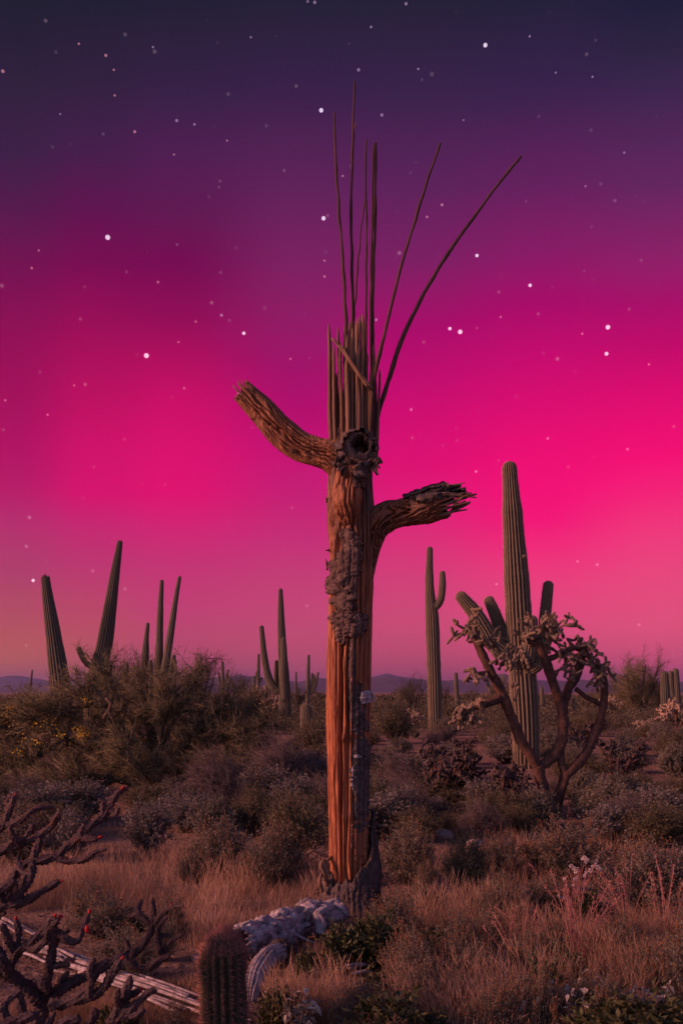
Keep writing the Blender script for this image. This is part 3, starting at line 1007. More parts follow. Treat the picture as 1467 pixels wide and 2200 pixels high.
# the short broken ribs round the top
SHORT = [(706, 697, 4.5), (709, 722, 5.5), (717, 740, 4), (726, 704, 5), (732, 735, 4.5), (740, 703, 5), (746, 720, 4.5), (751, 690, 5), (757, 705, 4.5), (763, 694, 5),
         (768, 684, 4.5), (773, 678, 5), (779, 676, 6), (784, 694, 5), (790, 760, 4.5), (797, 790, 5), (802, 738, 4), (808, 900, 5), (815, 793, 3.6), (722, 800, 4.5), (737, 840, 4.5),
         (768, 830, 4.5), (777, 760, 5), (728, 760, 4), (744, 770, 4.5), (754, 750, 4), (786, 740, 4), (712, 790, 4.5), (772, 730, 4.5), (793, 820, 4)]
g = np.random.default_rng(17)
for i, (tx, ty, rpx) in enumerate(SHORT):
    c = np.clip((tx - 757) / 52.0, -0.98, 0.98)
    sgn = 1 if i % 2 == 0 else -1
    dd = sgn * 0.165 * math.sqrt(1 - c * c) * g.uniform(0.6, 1.0)
    bx = 756 + (tx - 756) * 0.88
    pts = [loc(bx, 985, dd * 0.95), loc((bx * 0.6 + tx * 0.4) + g.uniform(-2, 2), 985 * 0.6 + ty * 0.4, dd), loc((bx * 0.2 + tx * 0.8) + g.uniform(-2, 2), 985 * 0.2 + ty * 0.8, dd), loc(tx, ty, dd)]
    path = smooth_path(pts, 26)
    rad = np.linspace(1.0, 0.62, 26) * rpx * PX
    rad[-2:] *= (0.75, 0.35)
    b_ = MB()
    sd_ = 400 + i
    add_tube(b_, path, rad, 10, lambda t, s, r: r * (1 + 0.28 * vnoise(np.cos(t) * 2, np.sin(t) * 2, s * 5, sd_) + 0.15 * vnoise(np.cos(t) * 2, np.sin(t) * 2, s * 30, sd_ + 1)), tint=g.uniform(0.25, 0.7))
    obj('rib', b_, M_rib, ds)
for pts, r in (([(713, 727, 0.16), (735, 752, 0.17), (765, 795, 0.18), (798, 836, 0.17)], 4.5), ([(733, 742, 0.18), (760, 785, 0.19), (790, 832, 0.185)], 2.5)):
    b_ = MB()
    add_tube(b_, smooth_path([loc(*p) for p in pts], 16), np.linspace(0.6, 1.3, 16) * r * PX, 8)
    o = obj('rib', b_, M_rib, ds)
    o['label'] = 'loose broken rib fallen aslant across the others'
# splinters standing off the trunk
for (a, e, r) in (((708, 1182), (697, 1182), 3), ((704, 1215), (699, 1200), 3), ((703, 1225), (700, 1205), 3), ((803, 1215), (808, 1202), 3), ((702, 1080), (699, 1066), 3), ((797, 1260), (802, 1252), 2), ((703, 1245), (698, 1250), 3)):
    b_ = MB()
    add_tube(b_, smooth_path([loc(*a, 0.03), loc(*e, 0.05)], 4), np.array([1.0, 0.8, 0.5, 0.15]) * r * PX, 5)
    obj('splinter', b_, M_rib, ds)

# basal bark collar, ragged rim, tall blade of bark at its right
RIM = [(-180, 1852), (-150, 1870), (-110, 1880), (-70, 1840), (-40, 1790), (-18, 1752), (0, 1738), (10, 1742), (18, 1775), (28, 1806), (42, 1838), (60, 1850), (75, 1858), (90, 1882), (115, 1888), (135, 1896), (148, 1872), (160, 1852), (180, 1852)]
nt, nv = 260, 90
t = np.linspace(-np.pi, np.pi, nt, endpoint=False)
rim = np.interp(np.degrees(t), [r[0] for r in RIM], [r[1] for r in RIM])
rim = rim + 14 * fbm(np.cos(t) * 5, np.sin(t) * 5, 0, 4, 501, 0.7)
zr = CAMH + (HY - rim) * PX - B0[2]
def collar_r(tt, z):
    """bulging outline of the loose bark, tight on the left, wide at the right"""
    right = np.cos(tt)
    r = np.where(right > 0, 0.240 - 0.055 * sstep(z, 0.25, 0.8), 0.232 - 0.05 * sstep(z, 0.15, 0.4))
    r = r + 0.03 * (1 - sstep(z, 0.0, 0.12)) 
    r = r + 0.024 * fbm(np.cos(tt) * 3, np.sin(tt) * 3, z * 5, 3, 503)
    return r
v = np.linspace(0, 1, nv)
z = -0.06 + (zr[None, :] + 0.06) * v[:, None]
tt = t[None, :] + 0 * z
ro = collar_r(tt, z) + 0.012 * fbm(np.cos(tt) * 16, np.sin(tt) * 16, z * 26, 4, 507, 0.65) + 0.007 * np.abs(np.cos(tt * 17 + 2 * fbm(np.cos(tt) * 3, np.sin(tt) * 3, z * 6, 2, 511)))
ri = collar_r(tt, z) - 0.022 + 0.004 * fbm(np.cos(tt) * 10, np.sin(tt) * 10, z * 12, 3, 509)
ccx = (753 - CX) * PX - B0[0]
VO = np.stack([ccx + ro * np.cos(tt), -ro * np.sin(tt) * 0.95, z], -1)
VI = np.stack([ccx + ri * np.cos(tt), -ri * np.sin(tt) * 0.95, z - 0.004], -1)[::-1]
VC = np.concatenate([VO, VI], 0)
b_ = MB()
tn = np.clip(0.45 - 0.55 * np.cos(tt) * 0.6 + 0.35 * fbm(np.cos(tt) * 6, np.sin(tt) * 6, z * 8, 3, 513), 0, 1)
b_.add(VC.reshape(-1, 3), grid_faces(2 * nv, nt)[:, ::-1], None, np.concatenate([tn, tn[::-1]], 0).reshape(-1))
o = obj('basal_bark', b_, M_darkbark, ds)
o['label'] = 'dark corky bark collar with a tall blade at one side'
# curled strips peeling on the left of the base
for pts, r in (([(704, 1842, 0.08), (690, 1834, 0.10), (672, 1828, 0.13), (660, 1832, 0.14)], 3.6), ([(668, 1828, 0.13), (666, 1838, 0.14), (668, 1845, 0.14)], 1.6), ([(676, 1829, 0.13), (677, 1838, 0.14), (674, 1842, 0.14)], 1.4),
               ([(704, 1900, 0.10), (698, 1880, 0.16), (690, 1862, 0.17), (694, 1848, 0.15), (703, 1850, 0.12)], 4.5), ([(692, 1915, 0.14), (687, 1895, 0.17), (690, 1875, 0.17)], 4.5), ([(704, 1845, 0.10), (700, 1862, 0.15), (706, 1884, 0.16)], 5.0)):
    b_ = MB()
    add_tube(b_, smooth_path([loc(*p) for p in pts], 16), np.linspace(1.2, 0.6, 16) * r * PX, 8, lambda t, s, r: r * (1 + 0.4 * vnoise(np.cos(t) * 2, np.sin(t) * 2, s * 40, 77)), tint=0.5)
    obj('peeling_strip', b_, M_rib, ds)

# ================================================================== LIVE SAGUAROS
def fluted(mb, path, rad, n_ribs, seed, per=6, depth=0.21, flat_top=False):
    """a pleated cactus stem; the tint marks the spiny ridge lines"""
    ns = n_ribs * per

    def rf(t, s, r):
        a = np.abs(np.cos(t * n_ribs / 2.0))
        ripple = 1 + 0.030 * vnoise(0 * t, 0 * t, s * 3.1, seed) + 0.018 * vnoise(np.cos(t) * 1.2, np.sin(t) * 1.2, s * 7.0, seed + 2) + 0.012 * vnoise(0 * t + 3, 0 * t, s * 22.0, seed + 4)
        return r * (1 - depth + depth * a ** 0.75) * ripple
    V, _ = tube_grid(path, rad, ns, rf)
    th_ = np.linspace(0, 2 * np.pi, ns, endpoint=False)[None, :]
    ridge = np.abs(np.cos(th_ * n_ribs / 2.0)) ** 5 * 0.55 + 0 * V[..., 0]
    n = len(V)
    mb.add(V.reshape(-1, 3), grid_faces(n, ns), None, np.clip(ridge, 0, 1).reshape(-1))
    top = V[-1].mean(0)
    mb.add(np.vstack([V[-1], top]), None, [(ns, j, (j + 1) % ns) for j in range(ns)], 0.4)
    return V


def stem_path(pts, D, base, n, round_top=True):
    """pts: (photo x, y, half width px, metres nearer); returns path and radius with a domed tip"""
    P = smooth_path([np.append(at(p[0], p[1], D - (p[3] if len(p) > 3 else 0.0)) - base, p[2] / F * D) for p in pts], n)
    path, rad = P[:, :3], P[:, 3].copy()
    if round_top:
        r1 = rad[-1]
        d = unit(path[-1] - path[-2])
        k = np.array([0.35, 0.65, 0.85, 0.96, 1.0])
        tip = path[-1] + d[None, :] * (k * r1 * 0.9)[:, None]
        path = np.vstack([path, tip])
        rad = np.concatenate([rad, r1 * np.sqrt(np.clip(1 - k ** 2, 0.004, 1))])
    return path, rad


def saguaro(label, D, stems, n_ribs=18, seed=1, m=M_sag, spines=False, group=None, rings=90, cat='cactus', per=6, flat=False):
    bx, by = stems[0][0][0], stems[0][0][1]
    X = (bx - CX) / F * D
    base = np.array([X, D, float(gz(X, D))])
    t = thing('saguaro', label, cat, tuple(base), 0, group)
    for k, st_ in enumerate(stems):
        st_ = list(st_)
        if k == 0:                                             # the trunk goes down to the ground
            yb = HY + (CAMH - base[2] + 0.06) * F / D
            if st_[0][1] < yb - 4:
                st_ = [(bx + (bx - st_[1][0]) * 0.3, yb, st_[0][2] * 0.96)] + st_
        L = sum(math.dist(a[:2], b[:2]) for a, b in zip(st_, st_[1:]))
        n = int(np.clip(L / 5, 14, rings))
        path, rad = stem_path(st_, D, base, n, not (flat and k == 0))
        nr = n_ribs if k == 0 else max(9, int(n_ribs * 0.75))
        b_ = MB()
        V = fluted(b_, path, rad, nr, seed + k * 7, per)
        part = obj('trunk' if k == 0 else 'arm', b_, m, t)
        if spines:
            g = np.random.default_rng(seed + 90 + k)
            s_ = MB()
            idx = np.arange(0, V.shape[1], per)
            c = V.mean(1, keepdims=True)
            step = max(1, int(0.05 / max(np.linalg.norm(path[1] - path[0]), 1e-3)))
            Pt = V[:, idx]
            Dn = unit(Pt - c)
            reps = 3
            fr = g.uniform(0, 1, (len(V) - 1, len(idx), reps, 1))
            A = Pt[:-1, :, None, :] * (1 - fr) + Pt[1:, :, None, :] * fr
            Dd = unit(np.broadcast_to(Dn[:-1, :, None, :], A.shape) + g.normal(size=A.shape) * 0.45)
            add_spikes(s_, A.reshape(-1, 3), Dd.reshape(-1, 3), g.uniform(0.025, 0.05, A.shape[0] * A.shape[1] * reps), 0.0022, g.uniform(0.2, 0.8, A.shape[0] * A.shape[1] * reps))
            so_ = obj('spines', s_, M_spine, part)
            so_['kind'] = 'stuff'
    return t


big = saguaro('large live saguaro with several arms behind the branching cholla', 22.3,
        [[(1131, 1655, 28), (1128, 1550, 30), (1122, 1450, 29), (1115, 1350, 28), (1110, 1260, 27), (1105, 1180, 24), (1100, 1100, 21), (1096, 1040, 17), (1094, 1005, 15)],
         [(1118, 1425, 15), (1092, 1408, 18, 0.05), (1062, 1386, 18, 0.08), (1040, 1350, 17, 0.1), (1018, 1315, 16, 0.1), (1002, 1296, 14, 0.1), (990, 1282, 12, 0.1)],
         [(1110, 1395, 12, -0.1), (1090, 1378, 14, -0.15), (1075, 1352, 14, -0.2), (1062, 1318, 13, -0.2), (1050, 1291, 11, -0.2)],
         [(1124, 1428, 13, 0.25), (1134, 1415, 15, 0.45), (1138, 1385, 15, 0.55), (1140, 1355, 14, 0.55), (1141, 1334, 13, 0.55)],
         [(1130, 1440, 12, 0.2), (1152, 1428, 15, 0.35), (1164, 1395, 15, 0.4), (1172, 1365, 15, 0.4), (1176, 1332, 13, 0.4)],
         [(1126, 1430, 12, -0.1), (1150, 1420, 14, -0.1), (1164, 1390, 14, -0.1), (1170, 1330, 13, -0.1), (1174, 1285, 12, -0.1), (1177, 1258, 11, -0.1)]],
        20, 3, spines=True, rings=150)
b_ = MB()
add_tube(b_, smooth_path([at(1118, 1198, 22.3 - 0.15), at(1127, 1195, 22.3 - 0.2), at(1131, 1193, 22.3 - 0.2)], 6) - np.array(big.location), [0.06, 0.07, 0.07, 0.06, 0.045, 0.01], 10)
obj('arm_bud', b_, M_sag, big)
slim = saguaro('slender live saguaro with one short upturned arm near its top', 41.0,
        [[(935, 1578, 15), (932, 1450, 15), (928, 1330, 14.5), (924, 1285, 11), (922, 1240, 9), (923, 1180, 6.5)],
         [(926, 1310, 6), (938, 1302, 8, 0.1), (947, 1285, 8, 0.1), (950, 1255, 8, 0.1), (950, 1232, 6.5, 0.1)]], 16, 31, spines=False)
saguaro('thick leaning saguaro trunk broken off flat at the top', 28.0,
        [[(134, 1520, 22), (130, 1470, 22), (122, 1410, 19), (112, 1340, 15.5), (103, 1280, 11.5), (98, 1240, 9.5)]], 18, 41, M_sagd, flat=True)
bt = [o for o in COL.objects if o.get('label', '').startswith('thick leaning')][0]
b_ = MB()
bb = np.array(bt.location)
for a, e, r in (((93, 1240), (95, 1234), 3), ((97, 1240), (99, 1232), 3), ((101, 1240), (100, 1236), 4), ((104, 1240), (105, 1236), 2.5), ((96, 1240), (98, 1237), 7)):
    add_tube(b_, smooth_path([at(a[0], a[1] + 3, 28.0) - bb, at(e[0], e[1], 28.0) - bb], 3), np.array([1, 0.7, 0.15]) * r / F * 28, 6, tint=0.3)
obj('broken_top', b_, M_bark, bt)
saguaro('tall unbroken leaning saguaro with a small curled arm low on its trunk', 28.8,
        [[(204, 1520, 23), (207, 1470, 21), (214, 1430, 19), (226, 1380, 17), (238, 1300, 14), (248, 1230, 10), (258, 1166, 6)],
         [(208, 1438, 5, 0.1), (196, 1432, 6.5, 0.2), (183, 1420, 6.5, 0.3), (174, 1404, 6.5, 0.3), (170, 1394, 6, 0.3)]], 18, 47, M_sagd)
saguaro('tall thin saguaro with one long arm rising beside it in a narrow V', 53.0,
        [[(340, 1500, 10), (341, 1440, 10), (343, 1380, 8), (345, 1310, 6.5), (348, 1249, 4.2)],
         [(344, 1470, 7, 0.2), (354, 1440, 8.5, 0.3), (364, 1380, 8, 0.3), (373, 1320, 6.5, 0.3), (380, 1275, 5, 0.3), (386, 1241, 4, 0.3)]], 14, 53, M_sagd, per=5)
saguaro('medium armless saguaro column standing close beside the narrow V saguaro', 54.5,
        [[(309, 1500, 9), (311, 1440, 9), (313, 1400, 8), (315, 1370, 5.5), (318, 1341, 4)]], 14, 57, M_sagd, per=5)
saguaro('short thin saguaro column between the V saguaro and its neighbour', 52.0, [[(325, 1510, 5), (325, 1460, 5), (324, 1421, 4.5)]], 12, 59, M_sagd, per=5)
saguaro('short saguaro leaning away from the V saguaro with a thin arm', 56.0,
        [[(356, 1505, 8), (362, 1460, 7.5), (370, 1428, 6.5), (374, 1410, 4.5)], [(366, 1475, 3.5, 0.1), (376, 1460, 4, 0.1), (377, 1420, 3.5, 0.1)]], 12, 61, M_sagd, per=5)
saguaro('pair of stubby saguaro stems among bare twigs above the green tree', 50.0,
        [[(263, 1505, 6), (264, 1470, 6), (265, 1441, 5)], [(266, 1478, 4, -0.1), (273, 1462, 4.5, -0.1), (273, 1428, 4, -0.1)]], 12, 63, M_sagd, per=5)
saguaro('tall saguaro with one wide sweeping arm behind the pinkish cholla', 45.0,
        [[(613, 1545, 14), (611, 1470, 12), (607, 1400, 9.5), (604, 1330, 7.5), (603, 1268, 4.5)],
         [(606, 1485, 8), (590, 1480, 9.5), (577, 1456, 8.5), (568, 1410, 7), (562, 1348, 5)],
         [(612, 1500, 7, 0.5), (610, 1450, 8, 0.6), (610, 1410, 7.5, 0.6), (609, 1374, 5.5, 0.6)],
         [(600, 1486, 5, -0.3), (594, 1470, 5.5, -0.4), (594, 1422, 4.5, -0.4)]], 16, 67, M_sagd, per=6)
# far ones, small against the hills
saguaro('small far saguaro with two upright arms against the blue hills', 118.0, [[(479, 1500, 4), (479, 1460, 3.8), (478, 1423, 3)], [(479, 1476, 2.5), (472, 1466, 3), (470, 1446, 2.5)], [(479, 1474, 2.5), (486, 1464, 3), (490, 1440, 2.5)]], 10, 71, M_sagd, per=4)
saguaro('far saguaro with stubby side arms beside the wide-armed tall saguaro', 96.0, [[(555, 1500, 4.5), (555, 1450, 4), (556, 1407, 3)], [(555, 1480, 2.5), (547, 1474, 3), (546, 1454, 2.5)], [(555, 1472, 2.2), (560, 1462, 2.4), (562, 1456, 2)], [(553, 1462, 3.2), (551, 1452, 3.2), (552, 1444, 3)]], 10, 73, M_sagd, per=4)
saguaro('lone thin far saguaro pole without arms beside the four-stemmed candelabra', 125.0, [[(636, 1500, 2.6), (636, 1465, 2.4), (636, 1445, 2)]], 10, 75, M_sagd, per=4)
saguaro('far saguaro candelabra with four stems against the hills', 88.0, [[(661, 1500, 4.6), (662, 1450, 4.2), (663, 1409, 3)], [(664, 1486, 3), (669, 1470, 3.2), (671, 1448, 2.8)], [(666, 1490, 3), (674, 1474, 3.2), (675, 1452, 2.6)], [(667, 1492, 3), (677, 1478, 3), (683, 1446, 2.6)]], 10, 77, M_sagd, per=4)
saguaro('thin dark saguaro pole far away before the pale peak', 110.0, [[(64, 1505, 2.8), (67, 1470, 2.6), (70, 1440, 1.7)], [(65, 1490, 1.8), (63, 1478, 2), (64, 1468, 1.6)]], 10, 79, M_sagd, per=4)
saguaro('short far saguaro between the slender saguaro and the large one', 80.0, [[(983, 1520, 5.5), (980, 1480, 5), (979, 1448, 4)]], 12, 81, M_sagd, per=4)
saguaro('stout green saguaro column in front of the bushy tree beyond the cholla', 45.0, [[(1430, 1545, 10), (1428, 1490, 10.5), (1426, 1450, 9)]], 14, 83, M_sagd, per=5)
saguaro('rounded saguaro with a side arm behind the stout green column', 52.0, [[(1455, 1540, 8), (1452, 1480, 8), (1450, 1442, 7)], [(1452, 1500, 5), (1442, 1488, 6), (1439, 1446, 5.5)]], 14, 85, M_sagd, per=5)
saguaro('tiny far saguaro in the gap among bare twigs over the hills', 130.0, [[(618 - 95, 1495, 2.4), (523, 1475, 2.4), (523, 1462, 2)], [(524, 1484, 1.6), (529, 1478, 1.8), (529, 1470, 1.6)]], 10, 87, M_sagd, per=4)
saguaro('small far saguaro seen between the cholla limbs', 75.0, [[(1165, 1530, 4.5), (1164, 1500, 4.5), (1163, 1478, 3.5)]], 10, 89, M_sagd, per=4)

# round-headed young saguaro in the scrub
t = saguaro('stubby round-topped young saguaro with a pale woolly crown in the scrub', 33.0, [[(659, 1590, 12), (659, 1555, 13), (658, 1530, 12.5), (657, 1521, 11)]], 16, 91, M_sag, spines=True)

# ================================================================== FOREGROUND YOUNG SAGUARO (barrel-shaped)
bp_ = np.array([(480 - CX) / F * 4.6, 4.6, 0.0])
bp_[2] = float(gz(bp_[0], bp_[1]))
bar = thing('barrel_cactus', 'small ribbed barrel-shaped cactus bristling with reddish spines in the grass', 'cactus', tuple(bp_))
hgt = CAMH + (HY - 2000) / F * 4.6 - bp_[2]
n = 90
u = np.linspace(0, 1, n)
zz_ = hgt * u
rad = 0.104 * (0.86 + 0.14 * sstep(u, 0, 0.35)) * np.sqrt(np.clip(1 - np.clip((u - 0.72) / 0.28, 0, 1) ** 2.3, 0.003, 1))
path = np.stack([0.004 * np.sin(u * 5), 0 * u, zz_], -1)
b_ = MB()
NR, PER = 17, 10
def bar_r(t, s, r):
    a = np.abs(np.cos(t * NR / 2.0))
    return r * (0.80 + 0.22 * a ** 0.9) * (1 + 0.02 * vnoise(np.cos(t) * 3, np.sin(t) * 3, s * 20, 3))
V, _ = tube_grid(path, rad, NR * PER, bar_r)
b_.add(V.reshape(-1, 3), grid_faces(n, NR * PER), None, 0.5)
body = obj('body', b_, M_barrel, bar)
g = np.random.default_rng(12)
s_, s2 = MB(), MB()
idx = np.arange(0, NR * PER, PER)
for j in idx:
    for i in np.arange(2, n, 3.2):
        i = int(i + g.integers(0, 2))
        if i >= n:
            continue
        p = V[i, j]
        o_ = unit(p - np.array([path[i, 0], path[i, 1], path[i, 2] - 0.02 - 0.06 * sstep(u[i], 0.8, 1.0)]))
        top = u[i] > 0.80
        k = 14 if top else 8
        dirs = unit(o_[None, :] + g.normal(size=(k, 3)) * 0.75)
        add_spikes(s_, np.repeat(p[None], k, 0), dirs, g.uniform(0.018, 0.038, k), 0.0009, g.uniform(0.0, 0.8, k))
        c1 = unit(o_[None, :] + g.normal(size=(1, 3)) * 0.25 + np.array([[0, 0, -0.25 if not top else 0.4]]))
        add_spikes(s_, p[None], c1, g.uniform(0.045, 0.065), 0.0015, 0.5)
k = 1800
a = g.uniform(0, 2 * np.pi, k); rr_ = 0.085 * np.sqrt(g.uniform(0, 1, k))
pt = np.stack([rr_ * np.cos(a), rr_ * np.sin(a), hgt - 0.10 * (rr_ / 0.085) ** 2 - 0.004], -1)
add_spikes(s_, pt, unit(pt * np.array([6, 6, 0]) + np.array([0, 0, 0.7]) + g.normal(size=(k, 3)) * 0.4), g.uniform(0.025, 0.06, k), 0.0011, g.uniform(0.3, 1.0, k))
o = obj('spines', s_, M_redspine, bar)
o['kind'] = 'stuff'


# ================================================================== CHOLLAS
def chain_joint(mb, sp, p0, d, L, r, g, ns=8, nring=8, nsp=26, spl=0.018):
    """one sausage-shaped cholla joint with its needles; returns its tip"""
    k = np.linspace(0, 1, nring)
    side = unit(np.cross(d, g.normal(size=3)))
    P = p0 + d * (k * L)[:, None] + side * (np.sin(k * np.pi) * L * 0.05)[:, None]
    rad = r * np.clip(np.sqrt(np.clip(1 - (2 * k - 1) ** 4, 0.03, 1)), 0, 1)
    add_tube(mb, P, rad, ns, lambda t, s, rr: rr * (1 + 0.22 * np.cos(t * 4 + s * 160) * np.cos(s * 230)), tint=float(g.uniform(0.2, 0.8)))
    if nsp:
        tt_ = g.uniform(0, 1, nsp)
        ii = (tt_ * (nring - 1)).astype(int)
        dirs = rdir(g, nsp)
        dirs = unit(dirs - d * (dirs @ d)[:, None] * 0.7)
        q = P[ii] + dirs * rad[ii][:, None] * 0.9
        add_spikes(sp, q, unit(dirs + 0.4 * g.normal(size=(nsp, 3))), g.uniform(0.6, 1.3, nsp) * spl, spl * 0.075, g.uniform(0.2, 0.9, nsp))
    return P[-1]


def joint_cluster(mb, sp, p, n, g, L=0.16, r=0.022, spread=1.0, up=0.1, depth=3, nsp=26, spl=0.02, bias=None):
    """a head of joints branching from p"""
    tips = [(p, unit(g.normal(size=3) * spread + np.array([0, 0, up])), 0) for _ in range(n)]
    while tips:
        q, d, lv = tips.pop()
        l = L * g.uniform(0.65, 1.2) * (0.9 ** lv)
        e = chain_joint(mb, sp, q - d * r * 0.4, d, l, r * g.uniform(0.8, 1.15), g, nsp=nsp, spl=spl)
        if lv < depth - 1:
            for _ in range(g.integers(1, 4)):
                nd = unit(d * 0.6 + g.normal(size=3) * 0.75 + np.array([0, 0, up * 0.5]) + (0 if bias is None else np.asarray(bias)))
                tips.append((e, nd, lv + 1))


def limb(mb, pts, base, D, ns=12, seed=1, bump=0.16, n=None):
    P = smooth_path([np.append(at(p[0], p[1], D - (p[3] if len(p) > 3 else 0)) - base, p[2] / F * D) for p in pts], n or 60)
    add_tube(mb, P[:, :3], P[:, 3], ns, lambda t, s, r: r * (1 + bump * fbm(np.cos(t) * 2.2, np.sin(t) * 2.2, s * 9, 3, seed) + bump * 0.8 * vnoise(np.cos(t) * 3, np.sin(t) * 3, s * 22, seed + 3)),
             tint=0.5)
    return P


# ---- chain-fruit cholla on the right
DC = 13.6
cb = ground(1184, 1754)
DC = float(cb[1])
ch = thing('cholla', 'branching tree cholla with bare brown limbs and drooping spiny joints', 'cactus', tuple(cb))
LIMBS = [  # (photo x, y, half width px, metres nearer)
    [(1183, 1762, 15, 0.0), (1172, 1715, 13, 0.05), (1160, 1670, 12, 0.10), (1155, 1645, 12, 0.12)],
    [(1188, 1762, 13, -0.02), (1197, 1720, 12, 0.0), (1210, 1680, 11, 0.02), (1216, 1660, 11, 0.04)],
    [(1158, 1655, 11, 0.11), (1140, 1625, 11, 0.15), (1118, 1590, 11, 0.18), (1100, 1545, 11, 0.2), (1080, 1495, 10.5, 0.22), (1060, 1455, 10, 0.25), (1042, 1420, 9, 0.28), (1026, 1382, 8.5, 0.3), (1018, 1352, 7, 0.3)],
    [(1082, 1497, 9, 0.22), (1062, 1505, 9, 0.28), (1040, 1513, 9, 0.34), (1020, 1516, 8, 0.38)],
    [(1153, 1650, 11, 0.12), (1172, 1638, 11, 0.08), (1194, 1620, 11.5, 0.03), (1207, 1590, 11.5, 0.0), (1209, 1550, 11, -0.02), (1202, 1510, 10.5, 0.0), (1188, 1468, 10, 0.05), (1175, 1430, 9.5, 0.1), (1162, 1395, 8.5, 0.15), (1152, 1372, 7, 0.18)],
    [(1208, 1545, 9, -0.02), (1213, 1505, 9.5, -0.08), (1222, 1475, 9.5, -0.12), (1236, 1455, 9.5, -0.16), (1246, 1425, 9, -0.2), (1250, 1400, 8, -0.22)],
    [(1216, 1665, 10, 0.04), (1240, 1642, 10, -0.02), (1262, 1612, 10, -0.1), (1281, 1570, 9.5, -0.16), (1294, 1525, 9, -0.2), (1298, 1485, 8.5, -0.22), (1294, 1452, 8, -0.22), (1290, 1428, 7, -0.2)],
    [(1214, 1668, 9, 0.03), (1206, 1640, 8.5, 0.02), (1203, 1608, 8, 0.0)],
    [(1236, 1480, 5, -0.15), (1258, 1497, 5.5, -0.18), (1280, 1508, 5, -0.2), (1294, 1515, 4.5, -0.2)],
    [(1172, 1418, 6, 0.1), (1192, 1410, 6, 0.08), (1215, 1398, 5.5, 0.05), (1235, 1392, 5, 0.02)],
    [(1048, 1432, 5, 0.27), (1042, 1445, 5, 0.3), (1030, 1448, 5, 0.33)],
    [(1160, 1392, 6, 0.15), (1140, 1380, 6, 0.2), (1122, 1372, 5.5, 0.25)],
]
for i, pts in enumerate(LIMBS):
    b_ = MB()
    limb(b_, pts, cb, DC, 12, 600 + i, 0.16, 46)
    obj('trunk' if i < 2 else 'limb', b_, M_chtrunk, ch)
HEADS = [  # photo x, y, nearer, number, length, up, depth, spread
    (1018, 1352, 0.3, 6, 0.17, 0.25, 3, 1.0), (1030, 1378, 0.3, 4, 0.16, 0.0, 3, 1.0), (1000, 1345, 0.3, 3, 0.16, -0.1, 2, 1.0), (1018, 1515, 0.38, 6, 0.10, 0.0, 3, 1.0), (1028, 1448, 0.33, 3, 0.13, -0.2, 3, 0.8),
    (1152, 1372, 0.18, 6, 0.16, 0.25, 3, 1.0), (1180, 1345, 0.15, 4, 0.16, 0.2, 2, 1.0), (1122, 1372, 0.25, 4, 0.13, 0.1, 2, 1.0), (1190, 1360, 0.12, 4, 0.16, 0.1, 3, 1.0), (1165, 1362, 0.2, 4, 0.14, 0.1, 3, 1.0),
    (1250, 1400, -0.22, 6, 0.16, 0.2, 3, 1.0), (1236, 1392, 0.02, 5, 0.16, 0.0, 3, 1.0), (1215, 1398, 0.05, 4, 0.15, -0.1, 3, 1.0), (1228, 1425, -0.1, 4, 0.15, 0.0, 3, 1.0),
    (1290, 1428, -0.2, 5, 0.14, -0.15, 3, 1.0), (1282, 1440, -0.2, 4, 0.14, -0.3, 3, 0.8), (1268, 1410, -0.2, 4, 0.14, 0.1, 3, 1.0)]
g = np.random.default_rng(77)
for hx, hy, dd, n_, L_, up, dep, spr in HEADS:
    p = at(hx, hy, DC - dd) - cb
    b_, s_ = MB(), MB()
    joint_cluster(b_, s_, p, n_, g, L_, 0.0185, spr, up, dep, nsp=34, spl=0.028)
    hd = obj('joint_cluster', b_, M_chjoint, ch)
    so_ = obj('spines', s_, M_chspine, hd)
    so_['kind'] = 'stuff'
# hanging chains of fruit
for (hx, hy, dd, cnt, ln) in ((1100, 1385, 0.3, 8, 5), (1115, 1390, 0.3, 8, 5), (1090, 1395, 0.3, 6, 4), (1108, 1470, 0.28, 4, 2), (1125, 1400, 0.3, 6, 4), (1012, 1520, 0.4, 8, 4), (1000, 1520, 0.4, 7, 4), (990, 1515, 0.4, 6, 3), (1040, 1450, 0.32, 1, 3), (1286, 1446, -0.2, 1, 4), (1236, 1500, -0.15, 1, 4)):
    b_, s_ = MB(), MB()
    for c_ in range(cnt):
        q = at(hx + g.uniform(-7, 7), hy + g.uniform(-6, 6), DC - dd) - cb + np.array([0, g.uniform(-0.03, 0.03), 0])
        d = unit(np.array([g.normal() * 0.25, g.normal() * 0.25, -1.0]))
        if hx == 990 or hx == 1000:
            d = unit(d + np.array([-0.45, 0, 0]))
        for k_ in range(ln + g.integers(-1, 2)):
            q = chain_joint(b_, s_, q, d, g.uniform(0.05, 0.085), 0.022, g, nring=6, nsp=16, spl=0.016)
            d = unit(d + g.normal(size=3) * 0.25)
    hd = obj('fruit_chain', b_, M_chjoint, ch)
    so_ = obj('spines', s_, M_chspine, hd)
    so_['kind'] = 'stuff'


